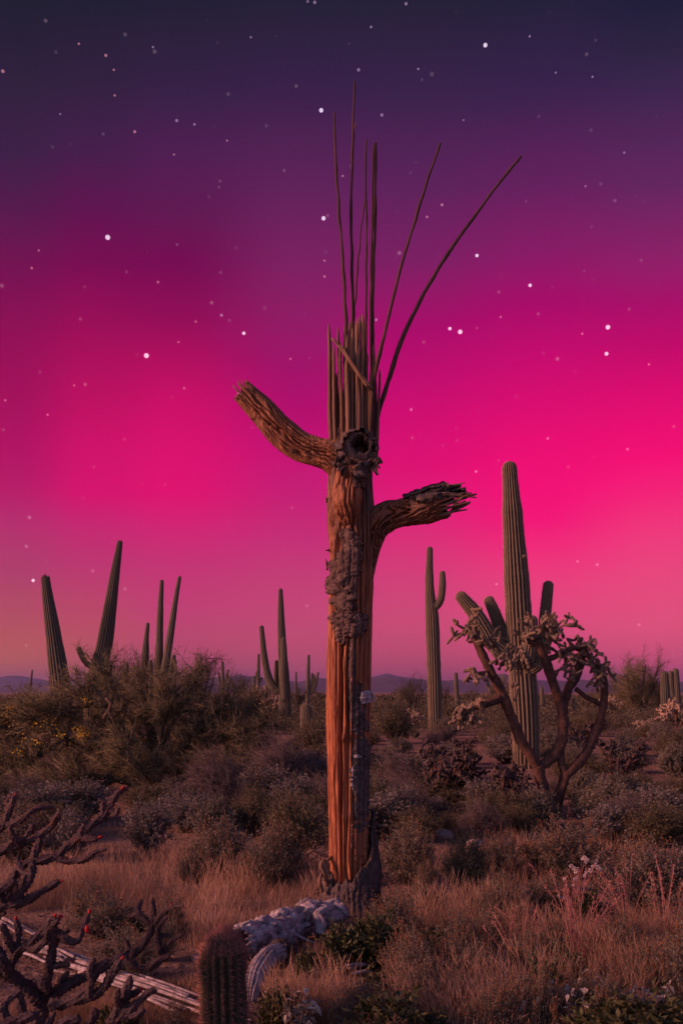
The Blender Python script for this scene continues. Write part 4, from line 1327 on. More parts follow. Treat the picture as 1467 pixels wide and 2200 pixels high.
# ---- small chollas in the scrub, one mesh set reused
def make_scrub_cholla(label, seed, h, m1, m2, nheads, loc_, fuzzy, group=None):
    g = np.random.default_rng(seed)
    t = thing('cholla', label, 'cactus', tuple(loc_), 0, group)
    b_ = MB()
    heads = []
    for i in range(nheads):
        a = g.uniform(0, 2 * np.pi)
        e = np.array([math.cos(a) * g.uniform(0.1, 0.5) * h, math.sin(a) * g.uniform(0.1, 0.5) * h, h * g.uniform(0.35, 0.9)])
        mid = e * np.array([0.35, 0.35, 0.5]) + g.normal(size=3) * 0.06 * h
        P = smooth_path([np.array([0, 0, -0.03]), mid, e], 14)
        add_tube(b_, P, np.linspace(0.035, 0.02, 14) * h, 8, lambda t_, s, r: r * (1 + 0.2 * vnoise(np.cos(t_) * 2, np.sin(t_) * 2, s * 20, seed)))
        heads.append(e)
    obj('stem', b_, M_chtrunk, t)
    j_, s_ = MB(), MB()
    for e in heads:
        joint_cluster(j_, s_, e, 4, g, 0.13 * h, 0.019 * h, 1.0, 0.25, 3, nsp=fuzzy, spl=0.026 * h)
    hd = obj('joint_cluster', j_, m1, t)
    if fuzzy:
        so_ = obj('spines', s_, m2, hd)
        so_['kind'] = 'stuff'
    return t


teddy = make_scrub_cholla('pinkish fuzzy cholla growing at the foot of the wide-armed tall saguaro', 5, 1.9, M_chspine, M_chspine, 9, ground(580, 1565) , 30)
copy_thing(teddy, 'taller brownish cholla behind the pinkish fuzzy one', tuple(ground(560, 1552)), 1.9, 1.15)
copy_thing(teddy, 'pale fuzzy cholla beside the stout green saguaro column', tuple(ground(1452, 1585)), 0.7, 0.8)
copy_thing(teddy, 'small pale cholla low in the scrub beyond the tree cholla', tuple(ground(1388, 1590)), 2.9, 0.42)
copy_thing(teddy, 'pale cholla clump beside the bushy trees beyond the tree cholla', tuple(ground(1310, 1548)), 4.1, 0.8)
copy_thing(teddy, 'tan cholla in the scrub between dead saguaro and slender saguaro', tuple(ground(875, 1590)), 5.2, 0.6)
stag = make_scrub_cholla('dark tangled cholla low in the scrub behind the rusty shrubs', 15, 1.0, M_buck, M_chspine, 12, ground(945, 1745), 14)
copy_thing(stag, 'dark sprawling cholla at the foot of the tree cholla', tuple(ground(1105, 1760)), 2.2, 0.8)
copy_thing(stag, 'dark spreading cholla in the scrub by the slender saguaro', tuple(ground(1000, 1650)), 3.3, 0.7)
copy_thing(stag, 'dark low cholla in the scrub beyond the leafy olive shrubs', tuple(ground(1330, 1690)), 0.5, 0.9)
copy_thing(stag, 'small dark cholla between the tree cholla and the large saguaro', tuple(ground(1245, 1640)), 4.5, 1.1)

# ---- buckhorn cholla in the left foreground
DB = 4.3
bb = np.array([(70 - CX) / F * DB, DB, 0.0])
bb[2] = float(gz(bb[0], bb[1]))
bk = thing('buckhorn_cholla', 'dark spreading buckhorn cholla with red buds beside the fallen ribs', 'cactus', tuple(bb))
BR = [  # (photo x, y, half width px, metres nearer)
    [(60, 2290, 22, 0.0), (75, 2220, 22, 0.0), (88, 2160, 20, 0.0), (60, 2120, 16, 0.05), (20, 2095, 14, 0.1), (-20, 2080, 13, 0.15)],
    [(85, 2165, 17, 0.0), (130, 2125, 14, 0.0), (190, 2095, 13, -0.05), (250, 2062, 12, -0.1), (290, 2045, 11, -0.15), (315, 2020, 9, -0.15), (328, 1990, 8, -0.15), (330, 1955, 7.5, -0.15), (328, 1928, 7, -0.15)],
    [(328, 1990, 7, -0.15), (345, 1970, 7.5, -0.12), (358, 1955, 6.5, -0.1), (366, 1945, 5, -0.1)],
    [(322, 1985, 7, -0.15), (300, 1966, 8, -0.18), (285, 1968, 7, -0.2), (274, 1971, 6, -0.2)],
    [(268, 2055, 10, -0.1), (292, 2078, 9, -0.1), (318, 2082, 8.5, -0.1), (340, 2068, 8, -0.12), (352, 2045, 7, -0.12), (364, 2042, 6, -0.12)],
    [(345, 2065, 7, -0.12), (343, 2035, 7, -0.1), (340, 2015, 6.5, -0.1), (362, 2008, 6, -0.1)],
    [(100, 2125, 13, 0.05), (106, 2080, 11, 0.1), (115, 2035, 10, 0.12), (122, 2005, 10, 0.12), (150, 2022, 9, 0.14), (170, 2018, 8, 0.14), (182, 1985, 7.5, 0.12), (192, 1962, 6, 0.1)],
    [(120, 2010, 8, 0.12), (118, 1985, 8, 0.14), (128, 1972, 6, 0.14)],
    [(20, 2095, 12, 0.1), (32, 2050, 11, 0.12), (60, 2030, 11, 0.14), (95, 2000, 10, 0.14), (118, 1968, 9, 0.14)],
    [(30, 2050, 9, 0.12), (15, 2010, 9, 0.16), (4, 1985, 8, 0.18)],
    [(36, 2035, 9, 0.12), (40, 2005, 8, 0.1), (36, 1975, 7, 0.1)],
    [(-60, 2040, 15, -0.1), (-20, 1985, 13, -0.1), (15, 1920, 13, -0.12), (45, 1865, 12, -0.15), (75, 1850, 11, -0.15), (115, 1842, 10.5, -0.15), (150, 1815, 10, -0.16), (195, 1775, 9.5, -0.18), (228, 1748, 9, -0.2), (244, 1718, 8.5, -0.2), (262, 1695, 7, -0.2)],
    [(118, 1840, 9, -0.15), (150, 1850, 9, -0.14), (185, 1845, 8, -0.12), (203, 1834, 6.5, -0.12)],
    [(150, 1815, 8, -0.16), (175, 1800, 8, -0.12), (200, 1803, 7, -0.1), (212, 1800, 5.5, -0.1)],
    [(222, 1752, 7, -0.2), (222, 1735, 7.5, -0.2), (224, 1722, 6, -0.2)],
    [(235, 1742, 6.5, -0.2), (250, 1748, 6, -0.18), (256, 1735, 5, -0.18)],
    [(72, 1852, 10, -0.15), (80, 1822, 9.5, -0.15), (88, 1802, 7, -0.15)],
    [(70, 1855, 10, -0.12), (68, 1880, 10, -0.05), (55, 1905, 10, 0.0), (20, 1935, 11, 0.05)],
    [(-30, 1960, 13, 0.05), (15, 1945, 11, 0.05), (50, 1938, 10.5, 0.06), (85, 1918, 10, 0.06), (115, 1900, 9, 0.06), (132, 1893, 6, 0.06)],
    [(-25, 1920, 12, 0.1), (10, 1905, 11, 0.12), (35, 1890, 10, 0.12)],
    [(-30, 1850, 12, -0.2), (10, 1825, 11, -0.2), (50, 1812, 10, -0.2), (90, 1792, 9, -0.2), (115, 1772, 8, -0.2), (130, 1752, 6.5, -0.2)],
    [(50, 1812, 8, -0.2), (66, 1785, 8, -0.22), (72, 1770, 6.5, -0.22)],
    [(-20, 1800, 10, -0.25), (8, 1772, 9, -0.25), (22, 1740, 8.5, -0.25), (34, 1708, 7, -0.25)],
    [(8, 1772, 8, -0.25), (40, 1766, 8, -0.22), (62, 1748, 7.5, -0.22), (76, 1738, 6, -0.22)],
    [(110, 2160, 14, 0.2), (160, 2150, 12, 0.24), (215, 2130, 11, 0.26), (245, 2085, 10, 0.28), (262, 2060, 8, 0.28)],
    [(190, 2140, 10, 0.26), (200, 2105, 9, 0.28), (215, 2075, 8, 0.28), (232, 2060, 6.5, 0.28)],
    [(205, 2270, 13, 0.3), (235, 2205, 11, 0.32), (258, 2160, 10, 0.33), (275, 2120, 9, 0.33), (282, 2095, 7, 0.33)],
    [(235, 2205, 10, 0.32), (270, 2180, 9.5, 0.34), (300, 2150, 9, 0.35), (320, 2132, 8, 0.35), (338, 2128, 6, 0.35)],
    [(262, 2152, 8, 0.33), (285, 2135, 8, 0.3), (302, 2128, 6.5, 0.3)],
    [(270, 2182, 8, 0.34), (295, 2180, 8, 0.36), (312, 2168, 6.5, 0.36)],
    [(40, 2250, 14, 0.2), (48, 2190, 11, 0.22), (45, 2150, 9, 0.22), (42, 2130, 7, 0.22)],
    [(0, 2280, 14, 0.3), (20, 2215, 11, 0.3), (8, 2170, 10, 0.3), (12, 2150, 7, 0.3)],
    [(-40, 2280, 16, 0.35), (0, 2210, 13, 0.38), (40, 2190, 11, 0.38), (80, 2180, 10, 0.38)],
    [(90, 2290, 14, 0.35), (110, 2230, 12, 0.36), (140, 2195, 11, 0.36), (175, 2190, 9, 0.36)],
    [(150, 2290, 13, 0.3), (165, 2230, 11, 0.3), (200, 2190, 10, 0.28), (205, 2165, 8, 0.28)],
    [(-15, 2030, 12, 0.2), (5, 2060, 12, 0.2), (20, 2095, 12, 0.15)],
    [(55, 2032, 8, 0.14), (75, 2040, 8, 0.16), (100, 2020, 8, 0.18), (112, 2000, 6, 0.18)],
]
g = np.random.default_rng(33)
for pts in list(BR):
    if len(pts) < 4:
        continue
    for k_ in range(1 if len(pts) < 6 else 3):
        i_ = int(g.integers(1, len(pts) - 1))
        a_ = pts[i_]
        an = g.uniform(-2.6, -0.4)
        L_ = g.uniform(28, 62)
        w_ = min(a_[2], 9) * 0.85
        dz_ = g.uniform(-0.08, 0.08)
        BR.append([(a_[0], a_[1], w_, a_[3]), (a_[0] + math.cos(an) * L_ * 0.5, a_[1] + math.sin(an) * L_ * 0.5 + 3, w_, a_[3] + dz_ * 0.5), (a_[0] + math.cos(an + 0.3) * L_, a_[1] + math.sin(an + 0.3) * L_, w_ * 0.7, a_[3] + dz_)])
buds = []
for i, pts in enumerate(BR):
    P = smooth_path([np.append(at(p[0], p[1], DB - p[3]) - bb, p[2] / F * DB) for p in pts], 12 + 12 * len(pts))
    path, rad = P[:, :3], P[:, 3] * 0.72
    # swellings at the joints
    s = np.concatenate([[0], np.cumsum(np.linalg.norm(np.diff(path, axis=0), axis=1))])
    rad = rad * (1 + 0.10 * np.cos(s * 2 * np.pi / 0.16 + i))
    k = np.linspace(0, 1, len(rad))
    rad = rad * np.sqrt(np.clip(1 - np.clip((k - 0.93) / 0.07, 0, 1) ** 2, 0.06, 1))
    path = smooth_path(np.c_[path, rad], 3 * len(path))
    path, rad = path[:, :3], path[:, 3]
    b_ = MB()
    add_tube(b_, path, rad, 20, lambda t, s, r: r * (1 + 0.48 * np.clip(np.cos(t * 5 + np.floor(s / 0.021) * np.pi * 0.5), -0.2, 1) * (0.35 + 0.65 * np.abs(np.sin(np.pi * s / 0.021)))
                                              + 0.10 * fbm(np.cos(t) * 4, np.sin(t) * 4, s * 50, 3, 700 + i)), tint=0.5)
    br = obj('branch', b_, M_buck, bk)
    ns_ = int(np.clip(s[-1] / 0.0013, 50, 600))
    ii = g.integers(0, len(path), ns_)
    dirs = rdir(g, ns_)
    T, _, _ = frames(path)
    dirs = unit(dirs - T[ii] * np.sum(dirs * T[ii], 1)[:, None] * 0.8)
    s_ = MB()
    add_spikes(s_, path[ii] + dirs * rad[ii][:, None] * 1.05, unit(dirs + 0.35 * g.normal(size=(ns_, 3))), g.uniform(0.006, 0.019, ns_), 0.0009, g.uniform(0.1, 0.7, ns_))
    so_ = obj('spines', s_, M_redspine if pts[-1][1] < 1850 else M_darkspine, br)
    so_['kind'] = 'stuff'
    buds.append((path[-1], unit(path[-1] - path[-4])))
BUD_ON = [7, 6, 12, 11, 22, 18, 2, 8, 10, 28, 13, 24]
b_ = MB()
k = np.linspace(0, 1, 9)
add_tube(b_, np.stack([0 * k, 0 * k, k * 0.021], -1), 0.0066 * np.sqrt(np.clip(1 - (1.7 * k - 0.75) ** 2 / 0.92, 0.02, 1)), 10, lambda t, s, r: r * (1 + 0.12 * np.cos(t * 5 + s * 300)))
bud_me = b_.mesh('flower_bud')
for i in BUD_ON:
    p, d = buds[i]
    for k_ in range(1 + (i % 4 == 0)):
        dd = unit(d + g.normal(size=3) * (0.25 + 0.35 * k_))
        o = obj('flower_bud', bud_me, M_bud, bk, tuple(p - dd * 0.004))
        o.rotation_euler = Vector(dd).to_track_quat('Z', 'Y').to_euler()
        o.scale = (float(g.uniform(0.7, 1.15)),) * 3
# the bright bud on the limb's flank
o = obj('flower_bud', bud_me, M_bud, bk, tuple(at(188, 2004, DB - 0.15) - bb), 0, 1.55)
o['label'] = 'plump bright red bud'

# ================================================================== FALLEN DEAD WOOD
def fallen_tube(label, pts, n_ribs, seed, name='fallen_log', m=M_bleach, depth=0.2, rough=0.10, hollow=True, cat='log', ns=90, nn=90):
    """pts: photo x, y of the axis, distance, radius in metres"""
    A = np.array([np.append(at(p[0], p[1], p[2]), p[3]) for p in pts])
    base = A[:, :3].mean(0)
    base[2] = float(gz(base[0], base[1]))
    t = thing(name, label, cat, tuple(base))
    P = smooth_path(np.c_[A[:, :3] - base, A[:, 3]], nn)

    def rf(tt, s, r):
        c1, s1 = np.cos(tt), np.sin(tt)
        w = 0.5 * fbm(c1 * 1.5, s1 * 1.5, s * 3, 3, seed)
        a = np.abs(np.cos((tt + w) * n_ribs / 2.0)) ** 0.6
        return r * (1 + depth * (a - 0.7) + rough * fbm(c1 * 4, s1 * 4, s * 12, 4, seed + 4, 0.65) + 0.25 * rough * vnoise(c1 * 12, s1 * 12, s * 60, seed + 8))
    V, _ = tube_grid(P[:, :3], P[:, 3], ns, rf)
    T, _, _ = frames(P[:, :3])
    k = (sstep(np.arange(nn) / (nn - 1), 0.8, 1.0) - sstep(1 - np.arange(nn) / (nn - 1), 0.8, 1.0))[:, None]
    th_ = np.linspace(0, 2 * np.pi, ns, endpoint=False)[None, :]
    V = V + T[:, None, :] * (k * P[:, 3].mean() * 0.8 * fbm(np.cos(th_) * 4, np.sin(th_) * 4, 0, 3, seed + 12, 0.7))[..., None]
    b_ = MB()
    b_.add(V.reshape(-1, 3), grid_faces(nn, ns), None, np.clip(0.5 + 0.5 * fbm(V[..., 0] * 9, V[..., 1] * 9, V[..., 2] * 9, 3, seed + 20), 0, 1).reshape(-1))
    for side_ in (0, 1):
        m_ = 14
        ids = np.arange(m_) if side_ == 0 else np.arange(nn - 1, nn - 1 - m_, -1)
        cen = P[ids, :3][:, None, :]
        W = cen + (V[ids] - cen) * np.linspace(0.85, 0.5, m_)[:, None, None]
        W = np.concatenate([V[ids[:1]], W, cen[-1:] + 0 * W[-1:]], 0)
        b_.add(W.reshape(-1, 3), grid_faces(m_ + 2, ns), None, 0.1)
    obj('wood', b_, m, t)
    return t, V, base


lg, LV, lb = fallen_tube('bleached fallen log of a dead saguaro lying at the foot of the standing skeleton',
                         [(512, 2024, 6.15, 0.075), (560, 2016, 6.45, 0.10), (620, 1990, 6.8, 0.10), (672, 1972, 7.05, 0.09), (725, 1962, 7.3, 0.08)], 9, 801, depth=0.30, rough=0.36)
b_ = MB()
LVo = outward(LV)
msk = 0.05 + 1.2 * fbm(LVo[..., 0] * 9, LVo[..., 1] * 9, LVo[..., 2] * 9, 4, 811)
add_crust(b_, LVo, msk, 0.020, 0.012, 812, 0.6, 16)
obj('flaking_bark', b_, M_bleach, lg)
g = np.random.default_rng(71)
for i in range(9):                                         # loose splinters on the log
    a = LV[g.integers(5, 85), g.integers(0, 90)] + g.normal(size=3) * 0.02
    d = unit(np.array([1.0, 0.6, 0.15]) + g.normal(size=3) * 0.5)
    b_ = MB()
    L_ = g.uniform(0.08, 0.24)
    add_tube(b_, smooth_path([a, a + d * L_ * 0.5 + g.normal(size=3) * 0.012, a + d * L_], 8), np.linspace(0.012, 0.004, 8), 6, tint=g.uniform(0.4, 0.9))
    obj('splinter', b_, M_bleach, lg)
fallen_tube('ribbed grey cactus arm lying curled beside the barrel-shaped cactus', [(602, 2045, 5.95, 0.052), (575, 2058, 5.85, 0.056), (552, 2088, 5.72, 0.052), (541, 2122, 5.6, 0.046), (537, 2160, 5.5, 0.030)], 14, 821, 'fallen_cactus_arm', M_bleach, 0.34, 0.05, cat='dead wood')
fallen_tube('dark rotting chunk of cactus bark below the fallen log', [(575, 2048, 6.15, 0.05), (600, 2045, 6.2, 0.075), (628, 2050, 6.25, 0.05)], 7, 831, 'bark_chunk', M_darkbark, 0.2, 0.5, cat='dead wood')
fallen_tube('broken grey branch piece standing off the end of the fallen log', [(688, 2010, 6.75, 0.03), (690, 1985, 6.8, 0.034), (682, 1965, 6.85, 0.03), (700, 1950, 6.9, 0.022)], 6, 841, 'wood_chunk', M_bleach, 0.2, 0.3, cat='dead wood', nn=50, ns=50)
fallen_tube('pale broken wood crust heaped against the dead saguaro base', [(640, 1962, 7.35, 0.05), (668, 1955, 7.4, 0.075), (700, 1962, 7.4, 0.05)], 6, 851, 'wood_chunk', M_bleach, 0.3, 0.6, cat='dead wood', nn=60, ns=60)
fallen_tube('curved grey bark shell arching beside the dead saguaro base', [(700, 1970, 7.2, 0.03), (722, 1955, 7.2, 0.05), (745, 1972, 7.2, 0.03)], 5, 861, 'bark_chunk', M_bleach, 0.3, 0.4, cat='dead wood', nn=50, ns=50)


def stone_mesh(seed, r):
    g = np.random.default_rng(seed)
    n, m_ = 12, 16
    ph = np.linspace(0.02, np.pi - 0.02, n)[:, None]
    th_ = np.linspace(0, 2 * np.pi, m_, endpoint=False)[None, :]
    d = np.stack([np.sin(ph) * np.cos(th_), np.sin(ph) * np.sin(th_), np.cos(ph) + 0 * th_], -1)
    rr_ = r * (1 + 0.30 * fbm(d[..., 0] * 1.7, d[..., 1] * 1.7, d[..., 2] * 1.7, 3, seed))
    V = d * rr_[..., None] * np.array([1.2, 1.0, 0.62])
    b_ = MB()
    b_.add(V.reshape(-1, 3), grid_faces(n, m_)[:, ::-1], None, 0.5)
    return b_.mesh('stone')


st_me = [stone_mesh(i, 0.07) for i in range(4)]
for me in st_me:
    me.materials.append(M_stone)
for (px_, py_, s_, lab) in ((590, 2140, 1.0, 'pale rounded stone in the gap below the ribbed grey arm'), (430, 2060, 0.8, 'small dark stone between the fallen ribs and the barrel-shaped cactus'), (575, 2172, 0.6, 'little stone among leaves close by the barrel-shaped cactus'),
                            (1100, 2075, 0.9, 'grey weathered stone half hidden in the grass before the pink stalks'), (950, 1800, 1.8, 'pinkish boulder below the dark tangled cholla'), (1020, 1815, 1.3, 'pinkish rock in the scrub beside the rusty shrub'), (1285, 1765, 1.2, 'reddish stone under the grey shrub beside the tree cholla')):
    p = ground(px_, py_)
    o = obj('stone', st_me[int(px_) % 4], None, None, (p[0], p[1], p[2] + 0.02 * s_), px_ * 0.7, s_)
    tag(o, lab, 'stone')


def rib_bundle(label, p0, p1, count, width, seed, length_var=0.25, fan=0.0):
    a, b = ground(*p0), ground(*p1)
    g = np.random.default_rng(seed)
    base = (a + b) / 2
    t = thing('fallen_ribs', label, 'dead wood', tuple(base))
    d = unit(b - a)
    side = unit(np.cross(d, np.array([0, 0, 1.0])))
    L = np.linalg.norm(b - a)
    for i in range(count):
        o_ = (i / max(count - 1, 1) - 0.5) * width
        s0, s1 = g.uniform(-length_var, length_var, 2) * 0.5 * L
        dz_ = 0.03 + 0.03 * g.uniform(0, 1) + 0.03 * (1 - (2 * i / max(count - 1, 1) - 1) ** 2)
        q0 = a - base + d * s0 + side * (o_ * (1 - fan) + g.normal() * 0.03) + np.array([0, 0, dz_ - 0.02])
        q1 = b - base + d * s1 + side * (o_ * (1 + fan) + g.normal() * 0.03) + np.array([0, 0, dz_ + g.uniform(-0.01, 0.03)])
        m_ = (q0 + q1) / 2 + side * g.normal() * 0.01 + np.array([0, 0, 0.015])
        b_ = MB()
        r = g.uniform(0.008, 0.0125)
        add_tube(b_, smooth_path([q0, m_, q1], 20), np.linspace(1.0, 0.75, 20) * r, 8, lambda tt, s, rr: rr * (1 + 0.3 * vnoise(np.cos(tt) * 2, np.sin(tt) * 2, s * 8, seed + i)), tint=g.uniform(0.3, 0.95))
        obj('rib', b_, M_bleach, t)
    return t


rib_bundle('bundle of bleached fallen ribs running under the buckhorn cholla to the barrel cactus', (165, 2092), (435, 2190), 10, 0.20, 901, 0.55)
rib_bundle('fan of short bleached ribs lying behind the buckhorn cholla branches', (70, 2055), (150, 2088), 7, 0.16, 903, 0.3, 0.25)
rib_bundle('pale ribs lying farther back past the buckhorn cholla', (-20, 1985), (60, 2030), 6, 0.14, 905, 0.3, 0.1)
rib_bundle('few thin grey ribs lying in the grass off the end of the fallen log', (800, 2090), (735, 2105), 4, 0.10, 907, 0.4, 0.2)

# ================================================================== PALO VERDE TREES
def grow_crown(roots, g, n_sub, n_twig, sub_len, twig_len, up, mb_br, mb_tw, tw_r=0.0028, sub_r=0.010, leaf=None, droop=0.0):
    """roots: list of (path, radius); secondary branches, then needle-fine twigs, all round the limbs"""
    for path, rad in roots:
        n = len(path)
        m_ = n_sub
        ii = (n * (0.25 + 0.75 * g.uniform(0, 1, m_) ** 0.8)).astype(int).clip(0, n - 1)
        T = unit(np.gradient(path, axis=0))[ii]
        d = unit(T * 0.7 + g.normal(size=(m_, 3)) * 0.75 + np.array([0, 0, up]))
        L = sub_len * g.uniform(0.4, 1.2, m_)
        P0 = path[ii]
        P1 = P0 + d * (L * 0.5)[:, None]
        d2 = unit(d + g.normal(size=(m_, 3)) * 0.35 + np.array([0, 0, up * 0.4 - droop]))
        P2 = P1 + d2 * (L * 0.5)[:, None]
        r = np.minimum(sub_r, rad[ii] * 0.8)
        add_prisms(mb_br, P0, P1, r, r * 0.65, 0.5, 4)
        add_prisms(mb_br, P1, P2, r * 0.65, r * 0.25, 0.5, 3)
        k = n_twig
        f = g.uniform(0.15, 1.05, (m_, k, 1))
        A = np.where(f < 0.5, P0[:, None] + (P1 - P0)[:, None] * f * 2, P1[:, None] + (P2 - P1)[:, None] * (f * 2 - 1)).reshape(-1, 3)
        dd = np.repeat(d2, k, 0)
        D_ = unit(dd * 0.6 + g.normal(size=(m_ * k, 3)) * 0.65 + np.array([0, 0, up * 0.6 - droop]))
        TL = twig_len * g.uniform(0.4, 1.3, m_ * k)
        tint = np.clip(g.normal(0.5, 0.2, m_ * k) + np.repeat(g.normal(0, 0.15, m_), k), 0, 1)
        add_spikes(mb_tw, A, D_, TL, tw_r, tint)
        B_ = A + D_ * (TL * 0.45)[:, None]
        D2 = unit(D_ + g.normal(size=D_.shape) * 0.6)
        add_spikes(mb_tw, B_, D2, TL * 0.6, tw_r * 0.75, tint)
        D3 = unit(D_ + g.normal(size=D_.shape) * 0.6)
        add_spikes(mb_tw, A + D_ * (TL * 0.25)[:, None], D3, TL * 0.5, tw_r * 0.75, tint)
        if leaf is not None:
            q = g.uniform(0, 1, m_ * k) < leaf[0]
            add_leaves(mb_tw, (A + D_ * (TL * g.uniform(0.2, 1, m_ * k))[:, None])[q], rdir(g, int(q.sum())), leaf[1], leaf[1] * 0.5, g, tint[q])


pvb = ground(338, 1704)
DP = float(pvb[1])
pv = thing('palo_verde_tree', 'broad low green-twigged tree spreading before the leaning saguaros with yellow blossoms', 'tree', tuple(pvb))
PVL = [  # photo x, y, half width px, metres nearer
    [(340, 1712, 16, 0), (335, 1660, 14, 0), (330, 1610, 12, 0.05), (322, 1560, 9, 0.1), (312, 1515, 6, 0.1), (300, 1475, 3, 0.1)],
    [(334, 1690, 12, 0.05), (300, 1688, 10, 0.15), (250, 1672, 9, 0.3), (190, 1668, 7, 0.45), (120, 1682, 5, 0.6), (50, 1700, 2.5, 0.7)],
    [(333, 1675, 11, -0.1), (280, 1650, 9, -0.2), (215, 1615, 8, -0.3), (140, 1585, 6, -0.35), (70, 1560, 4, -0.4), (10, 1540, 2.5, -0.4)],
    [(331, 1650, 11, 0.1), (285, 1600, 9, 0.3), (240, 1555, 7, 0.5), (205, 1515, 5, 0.6), (180, 1485, 2.5, 0.7)],
    [(331, 1640, 10, -0.2), (300, 1580, 8, -0.5), (265, 1530, 6, -0.8), (240, 1480, 4, -1.0), (225, 1450, 2, -1.0)],
    [(336, 1670, 11, 0.1), (375, 1630, 9, 0.2), (415, 1580, 7, 0.3), (450, 1545, 5, 0.35), (480, 1520, 2.5, 0.4)],
    [(338, 1690, 10, 0.2), (390, 1672, 8, 0.4), (450, 1650, 6, 0.55), (520, 1640, 3, 0.7)],
    [(333, 1625, 10, -0.2), (360, 1570, 8, -0.4), (390, 1515, 6, -0.6), (415, 1470, 4, -0.8), (430, 1440, 2, -0.9)],
    [(336, 1690, 9, 0.4), (320, 1670, 8, 0.8), (290, 1640, 6, 1.2), (260, 1620, 4, 1.5)],
    [(336, 1680, 9, -0.4), (360, 1640, 8, -0.9), (400, 1600, 6, -1.4), (440, 1570, 4, -1.9)],
    [(330, 1660, 9, -0.4), (270, 1620, 8, -0.9), (200, 1570, 6, -1.3), (130, 1540, 4, -1.6), (80, 1520, 2, -1.8)],
    [(250, 1672, 6, 0.3), (215, 1690, 5, 0.5), (180, 1700, 4, 0.7), (140, 1715, 2, 0.8)],
    [(140, 1585, 5, -0.3), (90, 1620, 5, -0.1), (40, 1640, 4, 0.1), (-20, 1650, 2, 0.2)],
    [(70, 1560, 4, -0.4), (30, 1560, 3, -0.4), (-30, 1570, 2, -0.4)],
    [(205, 1515, 4, 0.5), (160, 1520, 4, 0.6), (110, 1530, 3, 0.7), (70, 1545, 2, 0.8)],
    [(415, 1580, 5, 0.3), (460, 1590, 5, 0.4), (500, 1580, 4, 0.5), (540, 1570, 2, 0.5)],
    [(345, 1600, 5, 0.3), (350, 1560, 5, 0.5), (365, 1520, 4, 0.6), (372, 1490, 2, 0.6)],
    [(440, 1570, 5, -1.5), (480, 1545, 4, -1.7), (510, 1530, 3, -1.8), (545, 1520, 2, -1.9)],
]
g = np.random.default_rng(90)
roots = []
for i, pts in enumerate(PVL):
    b_ = MB()
    P = limb(b_, pts, pvb, DP, 9, 900 + i, 0.12, 36)
    obj('trunk' if i == 0 else 'limb', b_, M_pvbark, pv)
    roots.append((P[:, :3], P[:, 3]))
br, tw = MB(), MB()
grow_crown(roots, g, 48, 22, 0.64, 0.25, 0.24, br, tw, 0.0042, 0.012, (0.55, 0.028), droop=0.05)
o = obj('branches', br, M_pvbark, pv)
o['kind'] = 'stuff'
o = obj('crown', tw, M_pvtwig, pv)
o['kind'] = 'stuff'
b_ = MB()
for fx, fy, n_ in ((25, 1520, 10), (28, 1555, 8), (88, 1556, 12), (105, 1562, 8), (136, 1577, 14), (172, 1568, 22), (176, 1580, 16), (82, 1595, 9), (154, 1596, 5), (45, 1615, 10), (185, 1505, 6), (470, 1632, 6), (60, 1582, 5), (120, 1548, 5), (10, 1530, 6)):
    c = at(fx, fy, DP - 0.9) - pvb
    P = c + g.normal(size=(n_ * 2, 3)) * np.array([0.05, 0.12, 0.05])
    add_leaves(b_, P, rdir(g, n_ * 2), 0.034, 0.030, g, g.uniform(0.3, 0.8, n_ * 2))
o = obj('blossoms', b_, M_yel, pv)
o['kind'] = 'stuff'
b_ = MB()                                                     # two sunlit bare bleached snags inside the crown
for pts in ([(228, 1500, 3, 0.9), (238, 1512, 3.5, 0.9), (232, 1530, 3.5, 0.9), (222, 1540, 3, 0.9)], [(222, 1545, 3, 0.9), (232, 1530, 3.5, 0.9), (242, 1545, 2.5, 0.9)]):
    P = limb(b_, pts, pvb, DP, 7, 955, 0.1, 14)
o = obj('dead_snag', b_, M_rib, pv)


def make_tree(label, seed, loc_, h, w, mt=M_pvtwig, n_l=8, n_sub=26, n_tw=15, name='palo_verde_tree', group=None, tw_r=0.006, leaf=(0.6, 0.05)):
    g = np.random.default_rng(seed)
    t = thing(name, label, 'tree', tuple(loc_), 0, group)
    b_ = MB()
    roots = []
    for i in range(n_l):
        a = 2 * np.pi * (i + g.uniform(-0.3, 0.3)) / n_l
        rr_ = w * 0.5 * g.uniform(0.4, 0.95)
        e = np.array([math.cos(a) * rr_, math.sin(a) * rr_, h * g.uniform(0.55, 0.92)])
        mid = np.array([e[0] * 0.35, e[1] * 0.35, e[2] * 0.45]) + g.normal(size=3) * 0.08 * h
        P = smooth_path([np.array([0, 0, -0.1]), np.array([e[0] * 0.08, e[1] * 0.08, h * 0.12]), mid, e], 24)
        rad = np.linspace(0.03, 0.008, 24) * h
        add_tube(b_, P, rad, 7, lambda t_, s, r: r * (1 + 0.15 * vnoise(np.cos(t_), np.sin(t_), s * 6, seed)))
        roots.append((P, rad))
    obj('trunk', b_, M_pvbark, t)
    br, tw = MB(), MB()
    grow_crown(roots, g, n_sub, n_tw, 0.34 * h, 0.14 * h, 0.35, br, tw, tw_r, 0.012, leaf)
    hd = obj('branches', br, M_pvbark, t)
    hd['kind'] = 'stuff'
    hd = obj('crown', tw, mt, t)
    hd['kind'] = 'stuff'
    return t


